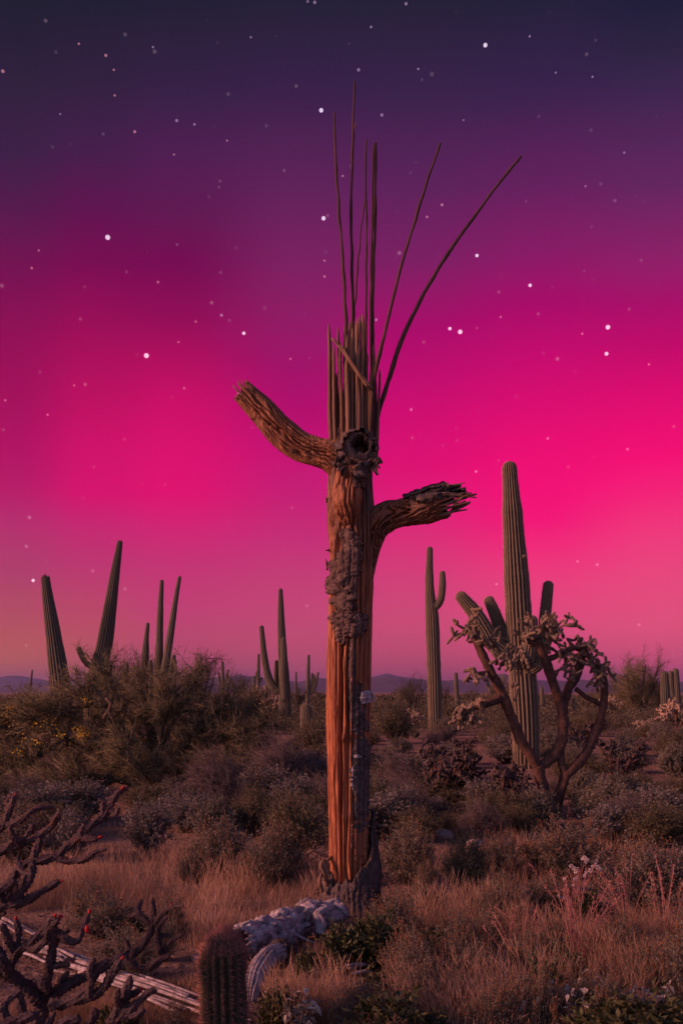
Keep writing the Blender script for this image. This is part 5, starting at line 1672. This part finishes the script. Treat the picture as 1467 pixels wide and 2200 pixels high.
FT = 'distant bushy trees along the horizon'
tA = make_tree('bushy dark tree behind the stout green saguaro column', 301, ground(1378, 1552), 3.6, 3.6)
tB = make_tree('rounded green bushy tree in the far scrub', 303, ground(1085, 1538), 2.6, 3.4, M_pvtwig, 9, group=FT)
tC = make_tree('thin bare-twigged tree rising above the far hills', 305, ground(432, 1535), 4.4, 2.8, M_pvbark, 7, 16, 7, 'bare_twig_tree', group='bare-twigged trees against the far hills', tw_r=0.006, leaf=(0.1, 0.04))
for px_, py_, s_, r_ in ((1340, 1545, 0.85, 1.0), (1408, 1540, 0.7, 2.2)):
    copy_thing(tA, 'bushy dark tree flanking the taller one behind the stout green saguaro column', tuple(ground(px_, py_)), r_, s_, 'dark trees beside the stout saguaro')
for px_, py_, s_, r_ in ((250, 1560, 0.85, 1.0), (285, 1555, 0.95, 2.0), (395, 1545, 0.75, 3.0), (512, 1530, 0.9, 4.0), (890, 1535, 0.75, 5.0), (875, 1540, 0.6, 0.4), (950, 1530, 0.6, 1.4), (640, 1535, 0.6, 2.4), (1010, 1535, 0.5, 0.8)):
    copy_thing(tC, 'thin bare-twigged tree rising above the far hills', tuple(ground(px_, py_)), r_, s_, 'bare-twigged trees against the far hills')
g = np.random.default_rng(66)
for i in range(26):
    px_ = g.uniform(-60, 1530)
    D = g.uniform(60, 240)
    py_ = HY + CAMH * F / D
    if 690 < px_ < 810 and D > 60 and i % 2:
        continue
    s_ = g.uniform(0.45, 0.85)
    copy_thing(tB, 'rounded green bushy tree in the far scrub', tuple(ground(px_, py_)), g.uniform(0, 6), (s_ * 1.2, s_ * 1.2, s_ * g.uniform(0.8, 1.1)), FT)


# ================================================================== SHRUBS
def make_shrub(name, label, seed, h, rad, n_st, n_tw, n_lf, lf, m_leaf, loc_, m_stem=M_stem, upright=0.5, seeds=None, m_seed=M_rust, group=None, tw_r=0.0016, cat='shrub', leaf_up=0.3, wid=0.45):
    g = np.random.default_rng(seed)
    t = thing(name, label, cat, tuple(loc_), 0, group)
    st_, lf_, sd_ = MB(), MB(), MB()
    a = g.uniform(0, 2 * np.pi, n_st)
    q = np.sqrt(g.uniform(0, 1, n_st))
    lump = 0.75 + 0.35 * vnoise(np.cos(a) * 1.5, np.sin(a) * 1.5, seed * 0.37)
    rr_ = rad * q * lump
    tip = np.stack([np.cos(a) * rr_, np.sin(a) * rr_, h * (1.0 - 0.62 * q ** 2.2) * g.uniform(0.72, 1.08, n_st)], -1)
    b0 = np.stack([np.cos(a) * rad * 0.10 * q, np.sin(a) * rad * 0.10 * q, np.full(n_st, -0.03)], -1)
    ctrl = b0 * 0.5 + tip * np.array([0.38, 0.38, 0.55 + 0.2 * upright]) + g.normal(size=(n_st, 3)) * 0.05 * h
    def bez(t_):
        return (1 - t_) ** 2 * b0 + 2 * t_ * (1 - t_) * ctrl + t_ ** 2 * tip
    ks = np.linspace(0, 1, 5)
    for k0, k1 in zip(ks, ks[1:]):
        add_prisms(st_, bez(k0), bez(k1), 0.0075 * h * (1.15 - k0) + 0.0008, 0.0075 * h * (1.15 - k1) + 0.0008, 0.5, 3)
    m_ = n_st * n_tw
    si = np.repeat(np.arange(n_st), n_tw)
    tt_ = g.uniform(0.30, 1.0, m_)[:, None]
    A = (1 - tt_) ** 2 * b0[si] + 2 * tt_ * (1 - tt_) * ctrl[si] + tt_ ** 2 * tip[si]
    tang = unit(2 * (1 - tt_) * (ctrl[si] - b0[si]) + 2 * tt_ * (tip[si] - ctrl[si]))
    d = unit(tang * 0.8 + g.normal(size=(m_, 3)) * 0.6 + np.array([0, 0, 0.35 * upright]))
    L = h * g.uniform(0.10, 0.30, m_)
    add_spikes(st_, A, d, L, tw_r * 1.4, g.uniform(0.3, 0.8, m_))
    if not n_lf:                                            # bare shrubs: a second order of crooked twigs
        for fr in (0.35, 0.6, 0.85):
            d2_ = unit(d * 0.5 + g.normal(size=(m_, 3)) * 0.8)
            add_spikes(st_, A + d * (L * fr)[:, None], d2_, L * g.uniform(0.3, 0.8, m_), tw_r, g.uniform(0.3, 0.9, m_))
    if n_lf:
        k = m_ * n_lf
        f = g.uniform(0.1, 1.05, k)[:, None]
        P = np.repeat(A, n_lf, 0) + np.repeat(d * L[:, None], n_lf, 0) * f
        dl = unit(np.repeat(d, n_lf, 0) * 0.5 + g.normal(size=(k, 3)) * 0.8 + np.array([0, 0, leaf_up]))
        tint = np.clip(np.repeat(g.normal(0.5, 0.16, n_st), n_tw * n_lf) + g.normal(0, 0.16, k), 0, 1)
        add_leaves(lf_, P, dl, lf * g.uniform(0.6, 1.3, k), lf * wid * g.uniform(0.8, 1.2, k), g, tint)
    s_o = obj('stems', st_, m_stem, t)
    s_o['kind'] = 'stuff'
    if n_lf:
        f_o = obj('foliage', lf_, m_leaf, t)
        f_o['kind'] = 'stuff'
    if seeds:
        n_s, per_, ls = seeds
        ids = g.integers(0, n_st, n_s)
        A = tip[ids] - np.array([0, 0, 0.02])
        d = unit(np.stack([tip[ids][:, 0] * 0.5, tip[ids][:, 1] * 0.5, np.full(n_s, h * 1.2)], -1) + g.normal(size=(n_s, 3)) * 0.22 * h)
        Ls = h * g.uniform(0.14, 0.34, n_s)
        add_spikes(sd_, A, d, Ls, tw_r, 0.4)
        P = np.repeat(A, per_, 0) + np.repeat(d * Ls[:, None], per_, 0) * g.uniform(0.25, 1.0, n_s * per_)[:, None] + g.normal(size=(n_s * per_, 3)) * ls * 0.5
        add_leaves(sd_, P, rdir(g, n_s * per_, 0.4), ls * g.uniform(0.6, 1.2, n_s * per_), ls * 0.75, g, np.clip(np.repeat(g.normal(0.5, 0.2, n_s), per_), 0, 1))
        s_o = obj('seed_heads', sd_, m_seed, t)
        s_o['kind'] = 'stuff'
    return t


def sized(px_, py_top, py_base, w_px):
    """ground point, height and radius of a shrub seen between two photo rows"""
    p = ground(px_, py_base)
    D = p[1]
    return p, (py_base - py_top) / F * D, w_px / 2 / F * D


SHRUBS = {}


def proto(kind, label, px_, top, basey, w, seed, **kw):
    p, h, r = sized(px_, top, basey, w)
    t = make_shrub(loc_=p, h=h, rad=r, seed=seed, label=label, **kw)
    SHRUBS[kind] = (t, h, r)
    return t


proto('pale', 'pale grey-leaved shrub in front of the broad green-twigged tree', 318, 1728, 1835, 150, 1, name='brittlebush', n_st=80, n_tw=10, n_lf=12, lf=0.027, m_leaf=M_pale, wid=0.4)
proto('burs', 'dense olive shrub between the pale grey shrub and the dead saguaro', 470, 1765, 1888, 190, 2, name='bursage_shrub', n_st=110, n_tw=10, n_lf=11, lf=0.019, m_leaf=M_burs, seeds=(50, 14, 0.012))
proto('creo', 'tall olive leafy shrub standing close beside the dead saguaro trunk', 625, 1700, 1865, 190, 3, name='creosote_bush', n_st=85, n_tw=14, n_lf=10, lf=0.021, m_leaf=M_creo, upright=0.9, wid=0.5)
proto('rust', 'wide rust-tipped shrub in front of the tree cholla', 1215, 1768, 1885, 260, 4, name='rusty_shrub', n_st=130, n_tw=10, n_lf=10, lf=0.021, m_leaf=M_burs, seeds=(120, 16, 0.014))
proto('mauve', 'bare mauve-grey twig shrub between the green-twigged tree and the dead saguaro', 590, 1575, 1718, 210, 5, name='bare_twig_shrub', n_st=70, n_tw=26, n_lf=0, lf=0.02, m_leaf=M_mauve, m_stem=M_mauve, tw_r=0.0026, upright=-0.2)
proto('broad', 'leafy green plant in front of the fallen log', 735, 1985, 2085, 130, 6, name='leafy_shrub', n_st=46, n_tw=7, n_lf=7, lf=0.040, m_leaf=M_green, upright=0.6, wid=0.42)
proto('burs2', 'low grey-green shrub at the foot of the large saguaro', 1085, 1672, 1735, 150, 7, name='bursage_shrub', n_st=95, n_tw=12, n_lf=12, lf=0.027, m_leaf=M_burs)


def put(kind, label, px_, top, basey, w, rot, group=None):
    t, h0, r0 = SHRUBS[kind]
    p, h, r = sized(px_, top, basey, w)
    return copy_thing(t, label, tuple(p), rot, (r / r0, r / r0, h / h0), group)


put('burs', 'olive shrub close behind the dry grass between olive shrub and dead saguaro', 590, 1770, 1905, 170, 1.0)
put('creo', 'dark olive shrub behind the dense olive shrub and below the mauve twigs', 545, 1690, 1800, 130, 2.0)
put('burs', 'rounded grey-green shrub just past the dark bark blade of the dead saguaro', 880, 1765, 1895, 170, 2.4)
put('pale', 'greyish shrub behind the blade of bark at the dead saguaro base', 860, 1690, 1790, 110, 0.6)
put('creo', 'dark green shrub with small leaves beside the wide rust-tipped shrub', 1000, 1790, 1930, 150, 1.4)
put('rust', 'rust-tipped bush below the dark tangled cholla', 1075, 1790, 1885, 150, 4.4)
put('burs', 'large olive grey-green shrub behind the white flower heads', 1395, 1815, 1965, 250, 3.1)
put('rust', 'rusty seeding shrub beside the dark bark collar of the dead saguaro', 845, 1905, 2020, 170, 5.0)
put('rust', 'rusty orange seed stalks growing in grass beyond the leafy green plant', 985, 1955, 2080, 170, 0.8)
put('broad', 'dark leafy plant in the grass beside the rusty seed stalks', 930, 1990, 2075, 110, 2.7)
put('broad', 'small leafy weed at the foot of the ribbed grey arm', 600, 2120, 2215, 120, 1.2)
put('broad', 'leafy weed with yellowish leaves beside the dark rotting bark chunk', 660, 2040, 2120, 70, 3.9)
put('rust', 'tall leafy rust-tipped plant at the edge of the grass by the silvery leaves', 1475, 1960, 2160, 180, 2.2)
put('burs', 'low green shrub with orange seed heads beyond the buckhorn cholla', 235, 1925, 2015, 190, 3.6)
put('rust', 'orange seeding weed behind the low green shrub beyond the buckhorn cholla', 195, 1895, 1985, 130, 1.1)
put('pale', 'greyish leafy shrub under the longest low limb of the green-twigged tree', 150, 1745, 1850, 150, 2.0)
put('burs', 'brown-green shrub behind the buckhorn cholla upper branches', 40, 1735, 1850, 170, 4.0)
put('pale', 'pale shrub tucked between the pale grey shrub and the olive shrubs', 400, 1720, 1790, 110, 5.0)
put('burs2', 'grey shrub close beside the tree cholla trunk', 1300, 1670, 1760, 170, 1.0)
put('pale', 'pale grey shrub beyond the large olive grey-green shrub', 1420, 1690, 1790, 150, 3.0)
put('burs2', 'grey-brown shrub before the tree cholla trunk base', 1150, 1690, 1775, 140, 2.0)
put('creo', 'bright olive bush at the scrub edge below the pale fuzzy cholla', 1445, 1570, 1650, 110, 0.4)
put('creo', 'olive bush in the scrub between slender and large saguaro', 1075, 1555, 1612, 80, 1.5)
put('creo', 'olive bush between the dead saguaro and the slender saguaro', 850, 1510, 1600, 120, 2.2)
put('creo', 'round olive bush hiding the foot of the stubby young saguaro', 668, 1545, 1625, 110, 3.7)
put('mauve', 'bare twig shrub behind the pale grey-leaved shrub', 460, 1620, 1745, 200, 1.2)
put('mauve', 'purplish twig shrub showing just past the dead saguaro trunk', 850, 1610, 1720, 150, 2.9)
put('mauve', 'pinkish pale twig shrub at the outer edge of the broad green-twigged tree', 5, 1590, 1660, 100, 0.5)
put('mauve', 'bare twig shrub beyond the large olive grey-green shrub and boulder', 1340, 1700, 1800, 160, 4.0)

GRP = {'burs2': ('grey-green low shrub in the scrub of the middle distance', 'grey-green scrub shrubs of the middle distance'),
       'pale': ('pale grey-leaved shrub in the scrub of the middle distance', 'pale scrub shrubs of the middle distance'),
       'creo': ('olive leafy bush in the scrub of the middle distance', 'olive scrub bushes of the middle distance'),
       'mauve': ('bare mauve twig shrub in the scrub of the middle distance', 'bare twig shrubs of the middle distance')}
g = np.random.default_rng(210)
cnt = 0
taken = []
while cnt < 270:
    u_ = g.uniform(0, 1)
    D = 1.0 / (1 / 11.0 + (1 / 95.0 - 1 / 11.0) * u_)
    x = g.uniform(-0.40, 0.40) * D
    px_ = CX + x / D * F
    if D < 12.5 and 150 < px_ < 400:
        continue
    if 12.5 < D < 19 and 100 < px_ < 560 and g.uniform() < 0.75:
        continue
    if (D < 14.8 and 1120 < px_ < 1265) or (14 < D < 22.5 and 1060 < px_ < 1185):
        continue
    if any((x - a) ** 2 + (D - b) ** 2 < (0.035 * D) ** 2 for a, b in taken):
        continue
    # leave a pale clearing before the large saguaro
    if 17.5 < D < 21.0 and 1050 < px_ < 1120:
        continue
    taken.append((x, D))
    kind = ['burs2', 'burs2', 'pale', 'creo', 'creo', 'mauve'][int(g.integers(0, 6))]
    t, h0, r0 = SHRUBS[kind]
    h = g.uniform(0.30, 0.68) * (0.8 if D < 16 else 1.0) * (1.5 if D > 35 and kind == 'creo' else 1.0)
    r = h * g.uniform(0.85, 1.35)
    lab, grp = GRP[kind]
    copy_thing(t, lab, (x, D, float(gz(x, D))), g.uniform(0, 6.28), (r / r0, r / r0, h / h0), grp)
    cnt += 1

WEEDS = {'broad': ('small dark leafy weed poking up through the front grass', 'dark leafy weeds in the front grass'),
         'burs': ('small olive weed poking up through the front grass', 'olive weeds in the front grass'),
         'rust': ('small rusty seeding weed poking up through the front grass', 'rusty weeds in the front grass')}
g = np.random.default_rng(812)
for i in range(48):
    D = 1.0 / g.uniform(1 / 9.5, 1 / 4.4)
    px_ = g.uniform(770, 1490) if i < 40 else g.uniform(120, 420)
    x = (px_ - CX) / F * D
    kind = ('burs', 'rust', 'broad', 'burs', 'rust')[i % 5]
    t, h0, r0 = SHRUBS[kind]
    h = g.uniform(0.16, 0.34)
    r = h * g.uniform(0.5, 0.9)
    lab, grp = WEEDS[kind]
    copy_thing(t, lab, (x, D, float(gz(x, D))), g.uniform(0, 6.28), (r / r0, r / r0, h / h0), grp)

# ---- far scrub, one mass out to the hills
g = np.random.default_rng(31)
b_ = MB()
n_c = 3800
D = 1.0 / g.uniform(1 / 900.0, 1 / 38.0, n_c)
x = g.uniform(-0.5, 0.5, n_c) * D
hh = g.uniform(0.4, 1.1, n_c) * np.where(g.uniform(0, 1, n_c) < 0.15, 1.5, 1.0)
k = 80
dirs = rdir(g, n_c * k)
dirs[:, 2] = np.abs(dirs[:, 2])
rad = g.uniform(0.5, 1.0, n_c * k)[:, None]
C = np.repeat(np.stack([x, D, gz(x, D)], -1), k, 0)
H = np.repeat(hh, k)[:, None]
P = C + dirs * rad * H * np.array([1.1, 1.1, 0.9])
add_leaves(b_, P, unit(dirs + g.normal(size=dirs.shape) * 0.8), 0.42 * np.repeat(hh * np.clip(D / 170, 0.16, 1), k), 0.15 * np.repeat(hh * np.clip(D / 170, 0.16, 1), k), g, np.clip(np.repeat(g.normal(0.45, 0.2, n_c), k) + g.normal(0, 0.1, n_c * k), 0, 1))
o = obj('desert_scrub', b_, M_scrub)
o['kind'] = 'stuff'
tag(o, 'far desert scrub spreading out to the blue hills', 'scrub')

# ================================================================== GRASS
def grass_blades(mb, root, dirn, L, w, g, bend, tint, seg=3):
    n = len(root)
    side = unit(np.cross(dirn, rdir(g, n)))
    bd = rdir(g, n)
    bd[:, 2] = -0.35
    L = L[:, None]
    pts = []
    ks = np.linspace(0, 1, seg + 1)
    for k in ks:
        pts.append(root + dirn * L * k + bd * L * bend[:, None] * k * k)
    ww = [1.0, 0.85, 0.6, 0.0]
    rows = []
    for i, p in enumerate(pts[:-1]):
        rows += [p + side * (w * ww[i])[:, None], p - side * (w * ww[i])[:, None]]
    rows.append(pts[-1])
    V = np.stack(rows, 1)
    m_ = V.shape[1]
    k = np.arange(n)[:, None] * m_
    Q = np.concatenate([k + np.array([[2 * i, 2 * i + 1, 2 * i + 3, 2 * i + 2]]) for i in range(seg - 1)])
    T = k + np.array([[2 * (seg - 1), 2 * (seg - 1) + 1, 2 * seg]])
    mb.add(V, Q, T, np.repeat(tint, m_))
    return pts, bd


g = np.random.default_rng(404)
n_t = 15000
uu = g.uniform(0, 1, n_t)
D = 1.0 / (1 / 3.9 + (1 / 32.0 - 1 / 3.9) * uu ** 1.05)
x = g.uniform(-0.43, 0.43, n_t) * D + g.normal(size=n_t) * 0.3
px_ = CX + x / D * F
py_ = HY + CAMH * F / D
dens = 0.22 + 1.9 * fbm(x * 1.1, D * 1.1, 0, 3, 55)
dens = dens + 0.55 * ((px_ > 130) & (px_ < 690) & (py_ > 1850) & (py_ < 2010)) + 0.45 * ((px_ > 590) & (px_ < 760) & (py_ > 2010)) - 0.02 * ((px_ > 760) & (py_ > 1930)) - 0.12 * (py_ < 1780) + 0.42 * ((px_ < 440) & (py_ > 2010))


def seg_dist(x, y, a, b):
    a, b = np.asarray(a[:2]), np.asarray(b[:2])
    d = b - a
    t = np.clip(((x - a[0]) * d[0] + (y - a[1]) * d[1]) / (d @ d), 0, 1)
    return np.hypot(x - a[0] - d[0] * t, y - a[1] - d[1] * t)


clear = np.full(n_t, 9.0)
for a, b, r in ((ground(160, 2090), ground(440, 2192), 0.07), (ground(60, 2050), ground(150, 2088), 0.07), (at(505, 2024, 6.1), at(730, 1962, 7.3), 0.16), (at(600, 2045, 5.95), at(537, 2160, 5.5), 0.12),
                (at(590, 2040, 5.7), at(600, 2140, 5.4), 0.15), (B0, B0 + np.array([0.001, 0, 0]), 0.30), (bp_, bp_ + np.array([0.001, 0, 0]), 0.13), (ground(-20, 1985), ground(60, 2030), 0.14)):
    clear = np.minimum(clear, seg_dist(x, D, a, b) - r)
# keep grass low in front of the log and the lying ribs, so that they show
front = np.zeros(n_t)
front = np.where((px_ > 380) & (px_ < 600) & (py_ > 2030), 1, front)
front = np.where((px_ < 440) & (py_ > 2060), 1, front)
front = np.where((px_ > 480) & (px_ < 870) & (py_ > 1935) & (py_ < 2125), 1, front)
keep = (dens > g.uniform(0.05, 0.85, n_t)) & (clear > 0)
x, D, px_, py_, front = x[keep], D[keep], px_[keep], py_[keep], front[keep]
n_t = len(x)
hb = 0.215 + 0.07 * vnoise(x * 0.8, D * 0.8, 0, 77)
hb = hb + 0.09 * ((px_ > 590) & (px_ < 800) & (py_ > 2000)) + 0.03 * ((px_ > 800) & (py_ > 2000)) + 0.07 * ((px_ > 380) & (px_ < 700) & (py_ > 1880) & (py_ < 2000)) - 0.05 * (py_ < 1850)
hb = np.where(front > 0, 0.13, hb) * np.clip(0.92 + 0.85 * fbm(x * 2.4, D * 2.4, 0, 2, 78), 0.35, 1.6)
nb = np.where(D < 7, 34, np.where(D < 12, 16, 10))
ti = np.repeat(np.arange(n_t), nb)
n_b = len(ti)
root = np.stack([x[ti] + g.normal(size=n_b) * 0.04, D[ti] + g.normal(size=n_b) * 0.04, np.zeros(n_b)], -1)
root[:, 2] = gz(root[:, 0], root[:, 1]) - 0.01
lean = np.repeat(g.normal(size=(n_t, 2)) * 0.12, nb, 0)
dirn = unit(np.concatenate([g.normal(size=(n_b, 2)) * 0.20 + lean, np.ones((n_b, 1))], 1))
L = hb[ti] * g.uniform(0.45, 1.25, n_b)
w = np.clip(0.0007 + 0.00009 * D[ti], 0, 0.003)
tn = np.clip(np.repeat(np.clip(0.5 + 0.50 * fbm(x * 1.6, D * 1.6, 0, 3, 99) + g.normal(0, 0.20, n_t), 0, 1), nb) + g.normal(0, 0.13, n_b), 0, 1)
b_ = MB()
pts, bd = grass_blades(b_, root, dirn, L, w, g, g.uniform(0.05, 0.40, n_b), tn)
# feathery seed spikes on the taller near blades
sel = np.where((D[ti] < 9.5) & (L > 0.22) & (g.uniform(0, 1, n_b) < 0.40))[0]
A = pts[2][sel]
E = pts[3][sel]
dd = unit(E - A)
add_prisms(b_, A + (E - A) * 0.2, A + (E - A) * 0.65, 0.0010, 0.0019, tn[sel] + 0.1, 3)
add_spikes(b_, A + (E - A) * 0.65, dd, np.linalg.norm(E - A, axis=1) * 0.5, 0.0019, tn[sel] + 0.1)
q = np.repeat(sel, 5)
A2 = pts[2][q] + (pts[3][q] - pts[2][q]) * g.uniform(0.2, 1.0, len(q))[:, None]
add_spikes(b_, A2, unit(np.repeat(dd, 5, 0) + g.normal(size=(len(q), 3)) * 0.35), g.uniform(0.010, 0.022, len(q)), 0.0008, tn[q] + 0.15)
o = obj('dry_grass', b_, M_grass)
o['kind'] = 'stuff'
tag(o, 'dry golden-pink grass covering the foreground', 'grass')
print('grass blades', n_b)

# ---- litter: short dead twigs and flakes on the soil
g = np.random.default_rng(505)
n_l = 9000
D = 1.0 / g.uniform(1 / 26.0, 1 / 3.9, n_l)
x = g.uniform(-0.43, 0.43, n_l) * D
P = np.stack([x, D, gz(x, D) + 0.004], -1)
d = rdir(g, n_l)
d[:, 2] = np.abs(d[:, 2]) * 0.25
b_ = MB()
add_spikes(b_, P, unit(d), g.uniform(0.03, 0.16, n_l), 0.0022, g.uniform(0, 1, n_l))
add_leaves(b_, P + g.normal(size=P.shape) * np.array([0.1, 0.1, 0.0]), unit(d), 0.03, 0.016, g, g.uniform(0, 1, n_l))
o = obj('plant_litter', b_, M_mauve)
o['kind'] = 'stuff'
tag(o, 'dead twigs and leaf flakes littering the soil', 'litter')

# ================================================================== SMALL FOREGROUND PLANTS
# pink dry stalks
def stalk_plant(label, p, n_s, h, spread, seed, name='dry_stalk_plant', heads=True):
    g = np.random.default_rng(seed)
    t = thing(name, label, 'plant', tuple(p))
    for i in range(n_s):
        a = g.uniform(0, 2 * np.pi)
        e = np.array([math.cos(a) * spread * g.uniform(0.2, 1), math.sin(a) * spread * 0.6 * g.uniform(0.2, 1), h * g.uniform(0.65, 1.05)])
        mid = e * np.array([0.4, 0.4, 0.55]) + g.normal(size=3) * 0.02
        P = smooth_path([np.array([0, 0, -0.02]), mid, e], 14)
        b_ = MB()
        add_tube(b_, P, np.linspace(0.0028, 0.0014, 14), 5, tint=g.uniform(0.4, 1.0))
        k = 16
        ii = g.integers(4, 14, k)
        add_spikes(b_, P[ii], unit(unit(e)[None] * 0.7 + g.normal(size=(k, 3)) * 0.5), g.uniform(0.03, 0.10, k), 0.0011, g.uniform(0.3, 0.9, k))
        if heads:
            ii = g.integers(9, 14, 34)
            add_leaves(b_, P[ii] + g.normal(size=(34, 3)) * 0.005, rdir(g, 34, 0.4), 0.012, 0.006, g, g.uniform(0.4, 0.9, 34))
        obj('stalk', b_, M_pink, t)
    return t


stalk_plant('pink dry branching stalks standing in the grass before the white flower heads', ground(1240, 2075), 20, 0.62, 0.30, 1)
stalk_plant('thin reddish dry stalks in the grass behind the silvery plants', ground(1345, 2010), 12, 0.55, 0.25, 2)
stalk_plant('wispy pink seed stalks before the large olive grey-green shrub', ground(1430, 2040), 9, 0.62, 0.20, 3)
stalk_plant('dry brown stalks leaning in the grass by the weathered stone', ground(1110, 2090), 10, 0.42, 0.22, 4)

# buckwheat with white heads
p = ground(1235, 1975)
bw = thing('buckwheat', 'buckwheat plant with clusters of small white flower heads', 'plant', tuple(p))
g = np.random.default_rng(8)
DBW = float(p[1])
b_ = MB()
for i in range(1):
    add_prisms(b_, np.array([[-0.3, 0, -0.02]]) * 0, np.array([[0.0, 0, 0.2]]), 0.004, 0.003)
heads = [(1255, 1843), (1262, 1846), (1258, 1852), (1250, 1845), (1226, 1860), (1232, 1865), (1240, 1868), (1236, 1873), (1278, 1858), (1284, 1862), (1272, 1862), (1268, 1870), (1258, 1875), (1212, 1888), (1216, 1903), (1232, 1902), (1234, 1890), (1200, 1925), (1208, 1929), (1214, 1930), (1240, 1885), (1256, 1882), (1280, 1850), (1288, 1868)]
hp = [at(hx, hy, DBW + g.uniform(-0.25, 0.25)) - p for hx, hy in heads]
for q in hp:
    root = np.array([g.normal() * 0.03, g.normal() * 0.03, -0.02])
    mid = np.array([q[0] * 0.5, q[1] * 0.5, q[2] * 0.55]) + g.normal(size=3) * 0.015
    add_tube(b_, smooth_path([root, mid, q], 10), np.linspace(0.0022, 0.0012, 10), 4)
obj('stems', b_, M_pink, bw)['kind'] = 'stuff'
for q in hp:
    b_ = MB()
    n_ = 46
    dr = rdir(g, n_, 0.35)
    r_ = g.uniform(0.010, 0.016)
    add_leaves(b_, q + dr * r_ * 0.3, dr, r_, r_ * 0.8, g, g.uniform(0.3, 0.8, n_))
    obj('flower_head', b_, M_white, bw)

# silvery broad leaves at the bottom right
def silver_plant(label, p, n_s, h, seed):
    g = np.random.default_rng(seed)
    t = thing('silvery_leaf_plant', label, 'plant', tuple(p))
    st_ = MB()
    lf_ = MB()
    for i in range(n_s):
        a = g.uniform(0, 2 * np.pi)
        e = np.array([math.cos(a) * h * 0.5 * g.uniform(0.2, 1), math.sin(a) * h * 0.5 * g.uniform(0.2, 1), h * g.uniform(0.6, 1.05)])
        P = smooth_path([np.array([0, 0, -0.02]), e * np.array([0.4, 0.4, 0.6]), e], 12)
        add_tube(st_, P, np.linspace(0.004, 0.0018, 12), 5)
        k = 16
        ii = g.integers(3, 12, k)
        d = unit(unit(e)[None] * 0.3 + g.normal(size=(k, 3)) * 0.8 + np.array([0, 0, 0.25]))
        # a longer leaf of two bent halves
        L_ = g.uniform(0.035, 0.065, k)
        sd_ = unit(np.cross(d, rdir(g, k)))
        w_ = L_[:, None] * 0.17
        A, B_, C_ = P[ii], P[ii] + d * L_[:, None] * 0.5, P[ii] + d * L_[:, None] + np.array([0, 0, -1.0]) * L_[:, None] * 0.35
        V = np.stack([A, B_ + sd_ * w_, B_ - sd_ * w_, C_], 1)
        kk = np.arange(k)[:, None] * 4
        lf_.add(V, kk + np.array([[0, 1, 3, 2]]), None, np.repeat(g.uniform(0.1, 1, k), 4))
    obj('stems', st_, M_stem, t)['kind'] = 'stuff'
    obj('foliage', lf_, M_sil, t)['kind'] = 'stuff'
    return t


silver_plant('larger silvery leaved plant with drooping leaves in the grass', ground(1240, 2235), 20, 0.30, 1)
silver_plant('small silvery leaved plant behind the drooping silvery one', ground(1330, 2215), 14, 0.24, 2)
silver_plant('silvery weed low among orange seed stalks by the silvery plants', ground(1140, 2240), 14, 0.22, 3)
silver_plant('pale leafy weed in the shade close by the barrel-shaped cactus', ground(640, 2235), 16, 0.22, 4)
silver_plant('grey leaved weed in the grass under the tall leafy rust-tipped plant', ground(1420, 2225), 14, 0.24, 5)
put('rust', 'rusty weed in the grass beside the dry brown leaning stalks', 1130, 1985, 2110, 120, 0.7)
put('burs', 'small olive shrub in the grass between rusty stalks and pink stalks', 1050, 1950, 2040, 110, 2.6)
put('broad', 'low dark green weed at the root of the pink branching stalks', 1215, 2035, 2120, 120, 5.5)
put('rust', 'reddish seeding weed in the grass behind the silvery plants', 1390, 2010, 2120, 130, 3.3)
put('burs', 'olive shrub directly behind the white flower heads at ground level', 1180, 1880, 1960, 140, 1.7)
put('rust', 'orange-tipped weed just past the dark bark blade', 905, 1880, 1960, 110, 2.0)
put('broad', 'small green weed in the front grass under the fallen log', 800, 2090, 2170, 100, 4.2)
put('rust', 'short orange seed stalks beside the silvery drooping leaves', 1170, 2080, 2240, 120, 1.9)
put('rust', 'orange seed stalks between the two silvery plants', 1300, 2090, 2240, 140, 0.2)

# ================================================================== HAZE
hz = bpy.data.meshes.new('haze')
a, zb, zt = 16000.0, -8.0, 240.0
vs = [(-a, -a, zb), (a, -a, zb), (a, a, zb), (-a, a, zb), (-a, -a, zt), (a, -a, zt), (a, a, zt), (-a, a, zt)]
hz.from_pydata(vs, [], [(3, 2, 1, 0), (4, 5, 6, 7), (0, 1, 5, 4), (1, 2, 6, 5), (2, 3, 7, 6), (3, 0, 4, 7)])
hm = bpy.data.materials.new('haze')
hm.use_nodes = True
ht = hm.node_tree
ht.nodes.remove(ht.nodes['Principled BSDF'])
vol = ht.nodes.new('ShaderNodeVolumePrincipled')
vol.inputs['Color'].default_value = (0.44, 0.54, 1.0, 1)
vol.inputs['Anisotropy'].default_value = 0.45
vol.inputs['Density'].default_value = 0.7 / 7000.0
ht.links.new(vol.outputs[0], ht.nodes['Material Output'].inputs['Volume'])
hz.materials.append(hm)
ho = bpy.data.objects.new('haze', hz)
COL.objects.link(ho)
ho['kind'] = 'stuff'
tag(ho, 'thin bluish evening haze over the desert', 'haze')
